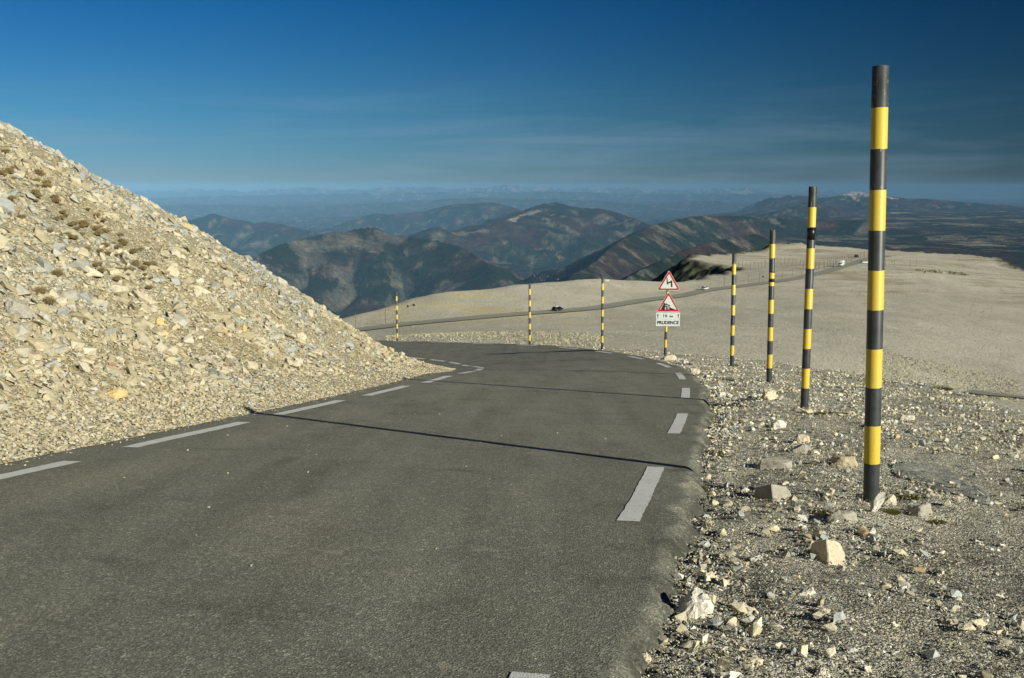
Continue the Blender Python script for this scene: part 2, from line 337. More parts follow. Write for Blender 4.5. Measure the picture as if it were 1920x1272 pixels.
def marks():
    def dash(s0, s1, d, w, nm):
        ss = np.arange(s0, s1 + 1e-6, 0.1); P = []
        for s in ss:
            i = s / 0.25
            f = lambda A: np.interp(i, np.arange(NS), A)
            for dd in (d + w / 2 + 0.006 * random.uniform(-1, 1), d - w / 2 + 0.006 * random.uniform(-1, 1)):
                x = f(Rd[:, 0]) + f(NL[:, 0]) * dd; y = f(Rd[:, 1]) + f(NL[:, 1]) * dd
                z = f(zR) + (f(zL) - f(zR)) * dd / WID + 0.005 * float(fbm(np.array([x * 0.7]), np.array([y * 0.7]), 3, 2)[0]) + 0.006
                q = max(0.0, min(1.0, (np.interp(s, edge_s, edge_w) + 0.12 - dd) / 0.24)); z -= 0.31 * q ** 2.0
                P.append((x, y, z))
        me = mesh_np(nm, P, grid_faces(len(ss), 2)[:, ::-1]); tag(link('road_marking', me, M['paint']), kind='structure')
    def stn(x, y): return near_station(np.array([x]), np.array([y]))[0] * 0.25
    for k in range(-1, 13):                                # right edge line
        a = stn(0.92, 7.6) + k * 6.02
        if k == -1: a -= 0.33
        if a > 2 and a + 3 < Rs[-1] - 20: dash(a, a + 2.9, 0.0, 0.18, 'dash')
    a0 = stn(-4.71 + 6.0, 12.25 - 1.2) - 0.4
    for k in range(-3, 18):
        a = a0 + k * 4.22
        if a > 0 and a + 3 < Rs[-1]: dash(a, a + 3.0, WID + float(np.interp(np.interp(a + 1.5, Rs, Y_), [0, 8, 15, 21, 27], [.25, .25, .42, .25, 0])), 0.23, 'dash')
marks()
# ------------------------------------------------------------------ right shoulder (gravel)
def edge_d(s):      # crest of the shoulder: metres right of the right line, by station
    yy = np.interp(s, Rs, Y_); return np.interp(yy, [-12, 12, 20, 28, 36, 44, 52, 60, 75, 100], [6.0, 5.9, 5.9, 6.4, 5.2, 4.2, 3.6, 3.5, 3.0, 3.0])
SH_FIX = None
def shoulder_z(zr, d, s, X, Y, fine=True):
    z = zr - 0.17 + 0.0 * d
    if SH_FIX is not None: z = z + np.interp(s, SH_FIX[0], SH_FIX[1]) * np.clip(d / 1.5, 0, 1)
    z = z - 0.012 * np.clip(d - 1, 0, 20)
    z = z + 0.10 * fbm(X * 0.45, Y * 0.45, 4, 41)
    if fine: z = z + 0.035 * fbm(X * 2.6, Y * 2.6, 4, 43)
    t = np.clip(d - edge_d(s) - 0.5 * fbm(X * 0.3, Y * 0.3, 3, 77), 0, 50)
    return z - np.where(t < 1, 0.30 * t * t, 0.30 + 0.62 * (t - 1))
def build_shoulder():
    d = np.r_[np.arange(0.1, 8, 0.06), np.arange(8, 16, 0.35), np.arange(16, 40, 2)]
    s = np.r_[np.arange(0, 42, 0.07), np.arange(42, Rs[-1], 0.2)]
    idx = s / 0.25; ip = lambda A: np.interp(idx, np.arange(NS), A)[:, None]
    X = ip(Rd[:, 0]) - ip(NL[:, 0]) * d[None]; Y = ip(Rd[:, 1]) - ip(NL[:, 1]) * d[None]
    Z = shoulder_z(ip(zR), d[None] + 0 * X, s[:, None] + 0 * X, X, Y)
    V = np.stack([X, Y, Z], -1).reshape(-1, 3); me = mesh_np('gravel_verge', V, grid_faces(len(s), len(d)), True)
    tag(link('gravel_verge', me, M['gravel']), kind='structure')
def shoulder_f(X, Y):
    k = near_station(X, Y); dx = X - Rd[k, 0]; dy = Y - Rd[k, 1]; d = -(dx * NL[k, 0] + dy * NL[k, 1])
    return shoulder_z(zR[k], np.maximum(d, 0.1), k * 0.25, X, Y)
POLE_XY = [(1633, 945, 9.02), (1508, 768, 17.67), (1442, 718, 25.68), (1372, 687, 34.89), (1247, 668, 44.32), (1129, 656, 53.68), (993, 651, 61.25), (745, 643, 76.52)]
_P = np.array([at(*q) for q in POLE_XY]); _d = _P[:, 2] - shoulder_f(_P[:, 0], _P[:, 1]); SH_FIX = (near_station(_P[:, 0], _P[:, 1]) * 0.25, _d); print('shoulder fix', _d.round(3))
build_shoulder()
# ------------------------------------------------------------------ scree mound inside the bend
FOOT = Rd + NL * EDGE_L; FZ = zL + (zL - zR) * 0.15 - 0.04
def build_mound():
    gx = np.arange(-60, 3, 0.16); gy = np.arange(-14, 100, 0.16)
    X, Y = np.meshgrid(gx, gy); x = X.ravel(); y = Y.ravel(); z = np.full(x.size, 1e9); dm = np.full(x.size, 1e9)
    def prof(t, sy):
        q0 = t
        ap = np.interp(sy, [5, 14, 22, 30, 40], [1.5, 1.5, 2.1, 3.3, 2.2]); return 0.24 * np.minimum(t, ap) + 0.68 * np.clip(t - ap, 0, 9) + 0.60 * np.maximum(t - ap - 9, 0) + 0.12 * np.clip(1 - np.abs(t - ap), 0, 1) ** 2 * (ap > 0.5)
    SLOPE = 0.60
    for i in range(0, NS, 3):
        dd = np.hypot(x - FOOT[i, 0], y - FOOT[i, 1]); dm = np.minimum(dm, dd)
        z = np.minimum(z, FZ[i] + prof(dd, FOOT[i, 1]))
    k = near_station(x, y); side = (x - FOOT[k, 0]) * NL[k, 0] + (y - FOOT[k, 1]) * NL[k, 1]
    inside = side > -0.8
    h = np.clip(dm / 2.5, 0, 1)
    z = z + h * (0.45 * fbm(x * 0.16, y * 0.16, 4, 3) + 0.16 * fbm(x * 0.9, y * 0.9, 4, 6)) - np.where(side < 0, 0.12, 0)
    z = np.where(side < 0, z - 0.3 * (-side), z)
    Z = z.reshape(X.shape); mk = inside.reshape(X.shape)
    me = mesh_np('scree_slope', np.stack([X, Y, Z], -1).reshape(-1, 3), grid_faces(*X.shape, mask=mk), True)
    tag(link('scree_slope', me, M['scree']), kind='structure')
    return gx, gy, Z, mk, dm.reshape(X.shape)
GX, GY, MZ, MK, MD = build_mound()
def bil(gx, gy, Z, X, Y):
    fx = np.clip((X - gx[0]) / (gx[1] - gx[0]), 0, len(gx) - 1.001); fy = np.clip((Y - gy[0]) / (gy[1] - gy[0]), 0, len(gy) - 1.001)
    i = fx.astype(int); j = fy.astype(int); a = fx - i; b = fy - j
    return (Z[j, i] * (1 - a) + Z[j, i + 1] * a) * (1 - b) + (Z[j + 1, i] * (1 - a) + Z[j + 1, i + 1] * a) * b
MZ2 = np.where(MK, MZ, -99.0)
def mound_f(X, Y): return bil(GX, GY, MZ2, np.asarray(X, float), np.asarray(Y, float))
# ------------------------------------------------------------------ loose stones
def templates(n, npts, seed, jag=0.0):
    rnd = random.Random(seed); out = []
    while len(out) < n:
        bm = bmesh.new()
        for _ in range(npts):
            v = Vector((rnd.gauss(0, 1), rnd.gauss(0, 1), rnd.gauss(0, 1))); v.normalize(); v *= rnd.uniform(0.75, 1.1)
            bm.verts.new((v.x, v.y, v.z))
        r = bmesh.ops.convex_hull(bm, input=bm.verts); bmesh.ops.delete(bm, geom=[g for g in r['geom_interior'] if isinstance(g, bmesh.types.BMVert)], context='VERTS')
        bmesh.ops.triangulate(bm, faces=bm.faces); bm.verts.index_update()
        V = np.array([v.co[:] for v in bm.verts]); Fc = np.array([[v.index for v in f.verts] for f in bm.faces]); bm.free()
        out.append((V, Fc))
    return out
TB = templates(16, 13, 1); TM = templates(12, 9, 2); TS = templates(10, 6, 3)
def scatter(name, P, size, tmpl, cols, nrm=None, flat=(0.35, 0.75), tilt=0.45, sink=0.2, dip=False):
    """one mesh of many loose stones; P (n,3), size = longest half-axis"""
    n = len(P); Vs, Fs, Cs = [], [], []; base = 0; pick = RNG.integers(0, len(tmpl), n)
    for t, (V, Fc) in enumerate(tmpl):
        I = np.where(pick == t)[0]; k = len(I)
        if not k: continue
        sc = np.stack([np.ones(k), RNG.uniform(0.5, 0.95, k), RNG.uniform(*flat, k)], 1) * size[I][:, None]
        a = RNG.uniform(0, 2 * math.pi, k) if not dip else np.arctan2(nrm[I, 1], nrm[I, 0]) + RNG.normal(0, 0.7, k); n3 = (np.tile([0, 0, 1.0], (k, 1)) if nrm is None else nrm[I]) + RNG.normal(0, tilt, (k, 3))
        n3 /= np.linalg.norm(n3, axis=1)[:, None]
        h = np.stack([np.cos(a), np.sin(a), np.zeros(k)], 1); ax = h - (h * n3).sum(1)[:, None] * n3; ax /= np.linalg.norm(ax, axis=1)[:, None] + 1e-9
        ay = np.cross(n3, ax); v = V[None] * sc[:, None, :]
        w = v[..., 0:1] * ax[:, None] + v[..., 1:2] * ay[:, None] + v[..., 2:3] * n3[:, None] + P[I][:, None] + n3[:, None] * (sc[:, 2] * (1 - 2 * sink))[:, None, None] * 0.6
        Vs.append(w.reshape(-1, 3)); m = len(V)
        Fs.append((Fc[None] + (np.arange(k) * m)[:, None, None] + base).reshape(-1, 3)); base += k * m
        Cs.append(np.repeat(cols[I], m, axis=0))
    me = mesh_np(name, np.concatenate(Vs), np.concatenate(Fs), False, np.concatenate(Cs))
    return link(name, me, M['stone'])
PAL = np.array([(0.46, 0.405, 0.275), (0.51, 0.46, 0.335), (0.41, 0.36, 0.24), (0.48, 0.465, 0.395), (0.37, 0.38, 0.36), (0.55, 0.50, 0.385), (0.48, 0.37, 0.20)])
def tints(n, w, k=1.0):
    w = np.array(w, float); w /= w.sum(); c = PAL[RNG.choice(len(PAL), n, p=w)] * RNG.uniform(0.82, 1.12, (n, 1)) * k
    return c
def mound_stones():
    N = 1100000
    # sample so that stones cover the picture evenly: more per square metre near the camera
    x = RNG.uniform(-32, 1, N); y = RNG.uniform(7.5, 52, N); dist = np.hypot(x, y)
    z = mound_f(x, y); px, py = proj(x, y, z)
    keep = (z > -50) & (px > -80) & (px < 900) & (RNG.uniform(0, 1, N) < np.clip((14 / dist) ** 1.1, 0, 1))
    x, y, z, dist = x[keep], y[keep], z[keep], dist[keep]; n = len(x)
    e = 0.25; nx = -(mound_f(x + e, y) - mound_f(x - e, y)) / (2 * e); ny = -(mound_f(x, y + e) - mound_f(x, y - e)) / (2 * e)
    ok = (np.abs(nx) < 3) & (np.abs(ny) < 3); x, y, z, dist, nx, ny = [q[ok] for q in (x, y, z, dist, nx, ny)]; n = len(x)
    nr = np.stack([nx, ny, np.ones(n)], 1); nr /= np.linalg.norm(nr, axis=1)[:, None]
    fd = bil(GX, GY, MD, x, y)
    crest = z - (-1.65 - 0.13 * y)                        # height above the road level
    grey = np.clip(fbm(x * 0.25, y * 0.25, 3, 91) * 0.9 + np.interp(crest + 0.6 * fbm(x * 0.5, y * 0.5, 2, 8), [0, 4.5, 7.0, 8.5], [0.0, 0.10, 0.35, 0.6]) + 0.6 * sstep(y - (27.5 - 0.10 * x) + 2.5 * fbm(x * 0.4, y * 0.4, 2, 19), 0, 4.5) * sstep(crest, 0.8, 2.2), 0, 1)
    patch = fbm(x * 0.35, y * 0.35, 3, 57)                 # fine-grained chutes between coarse patches
    u = RNG.uniform(0, 1, n)
    size = 0.028 * (u + 1e-4) ** (-0.37)
    size *= np.where(patch < -0.12, 0.65, 1.0)
    size = np.minimum(size, np.interp(fd, [0, 0.5, 1.2, 2.0, 4], [0.035, 0.05, 0.075, 0.18, 0.26])); size = np.clip(size, 0.022, 0.26)
    P = np.stack([x, y, z], 1)
    col = np.where((RNG.uniform(0, 1, n) < grey)[:, None], tints(n, [0, 1, 0, 3, 6, 1, 0]), tints(n, [6, 6, 3, 2.2, 0.35, 3, 0.4]) * np.array([1.01, 1.0, 1.0]))
    big = size > 0.11; mid = (size > 0.05) & ~big; sm = ~big & ~mid
    keep_s = RNG.uniform(0, 1, n) < 1.0
    print('mound stones', big.sum(), mid.sum(), sm.sum())
    for nm, mk, tp in (('scree_rubble', big, TB), ('scree_rubble', mid, TM), ('scree_rubble', sm & keep_s, TS)):
        o = scatter(nm, P[mk], size[mk], tp, col[mk], nr[mk], (0.28, 0.68), 0.38, 0.16 if tp is not TS else 0.1, True)
        tag(o, {0: 'large angular limestone blocks strewn over the scree slope', 1: 'fist sized angular stones between the large blocks of the scree slope', 2: 'small pale chippings filling the scree slope'}[[TB, TM, TS].index(tp)], 'rubble', kind='stuff')
mound_stones()
def verge_stones():
    # stones of the shoulder: picture-even density, by station and distance from the line
    N = 4200000
    s = Rs[-1] * RNG.uniform(0, 1, N) * 0.85; d = RNG.uniform(0.25, 13, N); k = np.clip((s / 0.25).astype(int), 0, NS - 1)
    X = Rd[k, 0] - NL[k, 0] * d + T[k, 0] * (s - k * .25); Y = Rd[k, 1] - NL[k, 1] * d + T[k, 1] * (s - k * .25)
    dist = np.hypot(X, Y); ok = (Y > 2.6) & (d < edge_d(s) + 3) & (np.abs(X) / np.maximum(Y, 0.1) < 0.62)
    ok &= RNG.uniform(0, 1, N) < np.clip((4.2 / dist) ** 1.45, 0, 1)
    qx, qy = proj(X, Y, np.interp(s, Rs, zR) - 0.15); qx = np.where(Y > 1, qx, 0); ang = math.radians(22); ea = ((qx - 1765) * math.cos(ang) + (qy - 905) * math.sin(ang)) / 105; eb = (-(qx - 1765) * math.sin(ang) + (qy - 905) * math.cos(ang)) / 26
    ok &= (ea ** 2 + eb ** 2 > 1) | (RNG.uniform(0, 1, N) < 0.22)
    e = np.interp(s, edge_s, edge_w); ok &= d > -e - 0.02
    s, d, X, Y, k, dist = [q[ok] for q in (s, d, X, Y, k, dist)]; n = len(s)
    Z = shoulder_z(zR[k], d, s, X, Y)
    lip = d < 0.95                                         # heaps of stones against the asphalt edge
    patch = fbm(X * 0.9, Y * 0.9, 3, 15)
    u = RNG.uniform(0, 1, n); size = 0.0068 * (u + 2e-5) ** (-0.345) * np.where(lip, 1.35, 1.0) * (1 + 0.8 * np.clip(patch, -0.5, 1))
    size *= np.clip(dist / 9, 0.8, 2.6) ** 0.75
    size = np.clip(size, 0.006, 0.062)
    P = np.stack([X, Y, Z], 1); br = RNG.uniform(0.55, 1.35, n) + 0.3 * np.clip(size / 0.035 - 0.4, 0, 1)
    col = tints(n, [3, 3, 2.5, 3, 2.2, 2.2, 0.5]) * br[:, None] * np.array([1.04, 1.07, 1.14])
    big = size > 0.035; sm = ~big; print('verge stones', big.sum(), sm.sum())
    tag(scatter('verge_stones', P[big], size[big], TB[:10] + TM, col[big], None, (0.35, 0.8), 0.3, 0.25), 'hand sized pale stones lying loose on the gravel verge', 'stones', kind='stuff')
    tag(scatter('verge_gravel', P[sm], size[sm], TS, col[sm], None, (0.4, 0.9), 0.35, 0.1), 'small loose gravel chippings on the verge beside the road', 'gravel', kind='stuff')
    m = 2600; s = RNG.uniform(4, 60, m); k = (s / 0.25).astype(int); d = -np.interp(s, edge_s, edge_w) + 0.06 + np.abs(RNG.normal(0, 0.07, m)); X = Rd[k, 0] - NL[k, 0] * d; Y = Rd[k, 1] - NL[k, 1] * d
    P = np.stack([X, Y, shoulder_z(zR[k], d, s, X, Y)], 1); cc = np.array([0.12, 0.12, 0.11]) * RNG.uniform(0.5, 1.5, (m, 1))
    tag(scatter('asphalt_crumbs', P, RNG.uniform(0.01, 0.045, m), TM, cc, None, (0.4, 0.9), 0.5), 'dark broken crumbs of asphalt lying along the ragged road edge', 'asphalt crumbs', kind='stuff')
    # a sprinkle of grit thrown onto the asphalt
    n = 700; s = RNG.uniform(8, 45, n); d = np.where(RNG.uniform(0, 1, n) < 0.75, EDGE_L - 1.0 - np.abs(RNG.normal(0, 0.12, n)) + 0.95, RNG.uniform(0.5, 6, n)); k = (s / 0.25).astype(int)
    P = np.array([road_pt(a, b) for a, b in zip(k, d)])
    tag(scatter('road_grit', P, RNG.uniform(0.008, 0.022, n), TS, tints(n, [3, 3, 2, 2, 1, 2, 0.3]), None), 'tiny pale stones scattered on the asphalt along the scree foot', 'grit', kind='stuff')
verge_stones()
# ------------------------------------------------------------------ far hillside and plateau
HP = [  # px, py, distance
 (660, 622, 240), (740, 612, 250), (850, 601, 262), (950, 592, 280), (1048, 585, 300), (1130, 577, 322), (1250, 559, 365), (1328, 545, 400), (1430, 532, 430), (1520, 517, 458), (1583, 501, 490), (1610, 491, 545), (1640, 486, 600),
 (640, 606, 262), (740, 575, 290), (850, 550, 322), (1000, 535, 362), (1130, 525, 402), (1290, 529, 436), (1345, 523, 462), (1420, 511, 480),
 (740, 592, 272), (1000, 560, 330), (1200, 545, 390),
 (1325, 486, 560), (1360, 481, 600), (1400, 477, 620), (1400, 500, 530), (1460, 471, 680), (1483, 458, 705), (1540, 462, 715), (1640, 469, 730), (1700, 473, 720), (1830, 481, 650), (1870, 501, 580), (1925, 513, 540),
 (1700, 500, 520), (1700, 540, 420), (1850, 540, 430), (1500, 490, 580),
 (1815, 741.5, 166), (1925, 749, 158), (1400, 665, 165), (1000, 645, 165), (1000, 620, 212), (700, 640, 180), (1500, 600, 268), (1650, 600, 280), (1900, 640, 255), (1900, 560, 390), (1700, 690, 180), (1870, 746, 160), (1920, 735, 170), (1250, 620, 225)]
HPT = np.array([at(*h) for h in HP])
EX = np.array([(12, 30, -16), (30, 15, -17), (45, 60, -22), (0, 20, -18), (12, 60, -20), (-30, 100, -26), (-40, 40, -26), (-90, 130, -34), (20, 100, -22.5), (60, 110, -28), (300, 300, -44), (160, 120, -38)], float)
A = np.vstack([HPT, EX]) / 100.0
def tps(r2): return np.where(r2 > 1e-12, 0.5 * r2 * np.log(np.maximum(r2, 1e-12)), 0)
def fit_tps(A, lam=2e-3):
    n = len(A); K = tps(((A[:, None, :2] - A[None, :, :2]) ** 2).sum(-1)) + lam * np.eye(n); Pm = np.c_[np.ones(n), A[:, :2]]
    Mx = np.block([[K, Pm], [Pm.T, np.zeros((3, 3))]]); return np.linalg.solve(Mx, np.r_[A[:, 2], 0, 0, 0])
HW = fit_tps(A)
def hill_base(X, Y):
    x = np.asarray(X, float) / 100; y = np.asarray(Y, float) / 100; z = HW[-3] + HW[-2] * x + HW[-1] * y
    for i in range(len(A)): z = z + HW[i] * tps((x - A[i, 0]) ** 2 + (y - A[i, 1]) ** 2)
    return z * 100
# rim of the plateau, in plan; outside it the ground falls away into the valley
rim_px = [(640, 606, 262), (740, 575, 290), (850, 550, 322), (1000, 535, 362), (1130, 525, 402), (1290, 529, 436), (1345, 523, 462), (1410, 512, 485), (1420, 505, 505), (1400, 500, 530), (1345, 491, 545), (1325, 486, 560), (1360, 481, 600),
          (1400, 477, 620), (1460, 470, 680), (1483, 457, 705), (1540, 462, 715), (1640, 468, 730), (1700, 473, 720), (1830, 481, 650), (1870, 500, 580), (1925, 513, 540)]
RIM = np.array([at(*r)[:2] for r in rim_px]); RIM = catmull(RIM, 6)
RIM = np.vstack([[-200, 60], [-140, 200], RIM, [330, 470], [420, 300], [420, -50], [-200, -50]])
def poly_sd(X, Y, P):
    x = X.ravel(); y = Y.ravel(); d = np.full(x.size, 1e18); ins = np.zeros(x.size, bool); n = len(P)
    for i in range(n):
        a = P[i]; b = P[(i + 1) % n]; e = b - a; t = np.clip(((x - a[0]) * e[0] + (y - a[1]) * e[1]) / (e @ e), 0, 1)
        d = np.minimum(d, (x - a[0] - t * e[0]) ** 2 + (y - a[1] - t * e[1]) ** 2)
        c = ((a[1] > y) != (b[1] > y))
        with np.errstate(divide='ignore', invalid='ignore'): xi = a[0] + (y - a[1]) / (b[1] - a[1]) * e[0]
        ins ^= c & (x < xi)
    d = np.sqrt(d); return np.where(ins, -d, d).reshape(X.shape)
FARROAD_PX = [(600, 626, 236), (660, 621, 240), (740, 611, 250), (850, 600, 262), (950, 592, 280), (1048, 584, 300), (1130, 576, 322), (1250, 558, 365), (1328, 544, 400), (1430, 531, 430), (1520, 516, 458), (1575, 503, 487), (1608, 492, 540), (1622, 487, 590), (1665, 484, 640)]
FR = catmull(np.array([at(*h)[:2] for h in FARROAD_PX]), 10)
LOWROAD = catmull(np.array([at(1815, 742, 168)[:2], at(1870, 746, 164)[:2], at(1930, 750, 160)[:2], at(2050, 757, 155)[:2]]), 8)
def poly_dist(X, Y, P):
    x = X.ravel(); y = Y.ravel(); d = np.full(x.size, 1e18)
    for i in range(len(P) - 1):
        a = P[i]; e = P[i + 1] - a; t = np.clip(((x - a[0]) * e[0] + (y - a[1]) * e[1]) / (e @ e), 0, 1)
        d = np.minimum(d, (x - a[0] - t * e[0]) ** 2 + (y - a[1] - t * e[1]) ** 2)
    return np.sqrt(d).reshape(X.shape)
def build_hill():
    gx = np.arange(-190, 420, 1.6); gy = np.arange(14, 1000, 1.8); X, Y = np.meshgrid(gx, gy)
    Z = hill_base(X, Y); sd = poly_sd(X, Y, RIM) + 3 * fbm(X / 25, Y / 25, 3, 5)
    dr = np.minimum(poly_dist(X, Y, FR), poly_dist(X, Y, LOWROAD)); flat = sstep(dr, 3.5, 14)
    rough = 0.35 * fbm(X / 30, Y / 30, 4, 61) + 0.14 * fbm(X / 5, Y / 5, 4, 63)
    Z = Z + flat * rough
    # cut bank above the road and broken ground below it
    t = np.clip(sd, 0, 400); Z = Z - np.where(t < 14, 0.026 * t * t, 5.1 + 0.73 * (t - 14))
    kx = sstep(X, 55, 85); cliff = sstep(sd, 14 - 12 * kx, 34 - 22 * kx); Z = Z + cliff * (3.5 * ridged(X / 16, Y / 16, 5, 9) + 2.2 * kx * ridged(X / 5, Y / 5, 3, 29))
    tint = np.ones(X.shape + (3,)); g = cliff[..., None]; tint = tint * (1 - g) + np.array([0.07, 0.085, 0.06]) * g * (1 + 5.0 * np.clip(fbm(X / 5, Y / 5, 4, 4), -0.15, 1)[..., None])
    # low thyme mats make brownish streaks on the plateau
    br = sstep(fbm(X / 45, Y / 9, 4, 21), 0.08, 0.3) * sstep(Y, 330, 430) * sstep(X, 90, 150); tint *= 1 - 0.28 * br[..., None] * np.array([0.8, 1, 1.25])
    warm = sstep(fbm(X / 30, Y / 30, 3, 33) + 0.15, 0, 0.3) * np.exp(-((Y - 300) / 45) ** 2) * np.exp(-((X + 12) / 38) ** 2); tint *= 1 + warm[..., None] * np.array([0.12, 0.04, -0.16])
    rill = ridged((X - 0.35 * Y) / 7, (Y + 0.3 * X) / 30, 4, 35); tint *= 1 + 0.13 * (np.clip(rill, -0.5, 0.6) * sstep(fbm(X / 60, Y / 60, 3, 36), -0.2, 0.2))[..., None]
    dots = sstep(fbm(X / 2.2, Y / 2.8, 2, 38), 0.36, 0.5) * sstep(fbm(X / 40, Y / 40, 3, 39), -0.1, 0.25); tint *= 1 - 0.25 * dots[..., None]
    me = mesh_np('hillside', np.stack([X, Y, Z], -1).reshape(-1, 3), grid_faces(*X.shape), True, tint.reshape(-1, 3))
    tag(link('hillside', me, M['hill']), kind='structure'); return gx, gy, Z
HX, HY, HZ = build_hill()
def hill_f(X, Y): return bil(HX, HY, HZ, np.asarray(X, float), np.asarray(Y, float))
def hill_stones():
    n = 42000; Y = 95 * (640 / 95) ** RNG.uniform(0, 1, n); X = Y * RNG.uniform(-0.2, 0.56, n); Z = hill_f(X, Y)
    ok = (poly_sd(X, Y, RIM) < -1) & (poly_dist(X, Y, FR) > 4.2) & (poly_dist(X, Y, LOWROAD) > 2.5) & (fbm(X / 30, Y / 30, 3, 88) > -0.22 * RNG.uniform(0, 1.6, n)); X, Y, Z = X[ok], Y[ok], Z[ok]; n = len(X)
    sz = 0.0008 * Y * (0.25 + RNG.uniform(0, 1, n) ** 4); tag(scatter('hill_stones', np.stack([X, Y, Z], 1), sz, TS, tints(n, [3, 3, 3, 3, 2, 2, 0.3], 0.9) * RNG.uniform(0.6, 1.15, (n, 1)), None, (0.3, 0.7), 0.4), 'loose limestone stones scattered over the broad pale hillside', 'stones', kind='stuff')
    m = 420; t = RNG.uniform(0, 1, m); P = [march(1718 + 98 * a + RNG.normal(0, 1.5), 507 + 9 * a + RNG.normal(0, 1.0), hill_f, 250, 620) for a in t]; P = np.array([p for p in P if p is not None])
    tag(scatter('rock_band', P, RNG.uniform(0.3, 1.1, len(P)), TM, tints(len(P), [3, 3, 3, 1, 1, 1, 1], 0.6), None, (0.4, 0.8), 0.4), 'low broken band of rocks on the right of the plateau', 'rocks', kind='stuff')
hill_stones()
def far_strip(P, w, name):
    Pr, t = resample(P, 1.5); tg = np.gradient(Pr, axis=0); tg /= np.linalg.norm(tg, axis=1)[:, None]; n = np.stack([-tg[:, 1], tg[:, 0]], 1)
    zc = hill_f(Pr[:, 0], Pr[:, 1])
    for _ in range(10): zc[1:-1] = (zc[:-2] + zc[1:-1] * 2 + zc[2:]) / 4
    V = []
    for q in (-1, -0.5, 0, 0.5, 1):
        X = Pr + n * q * w / 2; V.append(np.c_[X, np.maximum(hill_f(X[:, 0], X[:, 1]), zc) + 0.25])
    V = np.stack(V, 1).reshape(-1, 3); me = mesh_np(name, V, grid_faces(len(Pr), 5), True); tag(link(name, me, M['asphalt_far']), kind='structure'); return Pr, n, zc + 0.25
def m_far_asphalt():
    a = NT('distant_asphalt', 0.9, 0.2); p = a.pos(); n = a.noise(p, 0.15, 4); a.col(a.ramp(n, [(0.3, (0.25, 0.25, 0.21)), (0.7, (0.30, 0.295, 0.25))])); return a.m
M['asphalt_far'] = m_far_asphalt()
FP, FN, FZc = far_strip(FR, 6.5, 'far_road'); far_strip(LOWROAD, 3.0, 'far_road')
# ------------------------------------------------------------------ valley and distant mountains
RG = [ # crest points (px,py,km), slope, spur frequency (per km), noise
 ([(470, 490, 9.0), (520, 462, 9.6), (600, 440, 10.2), (650, 434, 10.4), (700, 427, 10.6), (722, 440, 10.6), (790, 447, 10.4), (845, 458, 10.2), (890, 478, 9.8), (930, 512, 9.2)], 0.5),
 ([(830, 445, 17), (870, 432, 17), (930, 413, 17.5), (980, 394, 18), (1035, 381, 18.4), (1085, 389, 18.3), (1140, 394, 18), (1180, 408, 17.4), (1225, 425, 16.6)], 0.34),
 ([(765, 447, 14.5), (818, 427, 15), (860, 442, 15)], 0.42),
 ([(860, 432, 15.2), (905, 430, 15.2), (985, 400, 16.5), (1010, 395, 16.8)], 0.35),
 ([(1070, 520, 6.5), (1110, 497, 7.3), (1150, 462, 8.6), (1200, 432, 10), (1260, 414, 11.5), (1320, 405, 12.5), (1400, 406, 13), (1500, 410, 13.5), (1620, 412, 13.5)], 0.52),
 ([(1180, 520, 5.2), (1260, 480, 6.2), (1330, 455, 7.4), (1420, 440, 8.4)], 0.55),
 ([(1440, 402, 20), (1470, 396, 20), (1500, 384, 21), (1530, 379, 21), (1560, 392, 21)], 0.35),
 ([(1500, 396, 26), (1545, 374, 27), (1580, 366, 28), (1605, 360, 28.5), (1640, 366, 28.5), (1700, 371, 28.5), (1780, 377, 28.5), (1850, 382, 28.5), (1940, 388, 28.5)], 0.2),
 ([(300, 420, 20), (370, 412, 21), (400, 402, 21), (430, 412, 21), (460, 422, 20.5), (500, 418, 20.5), (540, 424, 20), (590, 436, 19.5)], 0.33),
 ([(640, 424, 25), (690, 404, 26), (750, 401, 26), (800, 396, 27), (850, 383, 27), (890, 381, 27), (935, 382, 27), (980, 398, 26)], 0.3),
 ([(640, 603, 3.2), (760, 585, 3.6), (880, 560, 4.2), (960, 545, 4.6), (1020, 538, 5)], 0.42),
 ([(200, 390, 42), (420, 384, 43), (560, 388, 42), (700, 382, 44), (900, 372, 45), (1100, 376, 46), (1220, 386, 44), (1300, 378, 46), (1440, 382, 45)], 0.3),
 ([(100, 378, 60), (350, 370, 60), (600, 364, 62), (800, 362, 64), (1000, 360, 62), (1200, 364, 62), (1500, 366, 60), (1620, 374, 60), (1750, 390, 60), (2000, 400, 60)], 0.25),
 ([(x, float(np.interp(x, [0, 300, 640, 940, 1200, 1450, 1560, 1700, 2000], [359, 357, 354.5, 350.5, 354, 355, 362, 379, 390])) + 2.4 * math.sin(x * 0.031) + 1.8 * math.sin(x * 0.083 + 1), 84) for x in range(60, 2040, 22)], 0.22),
]
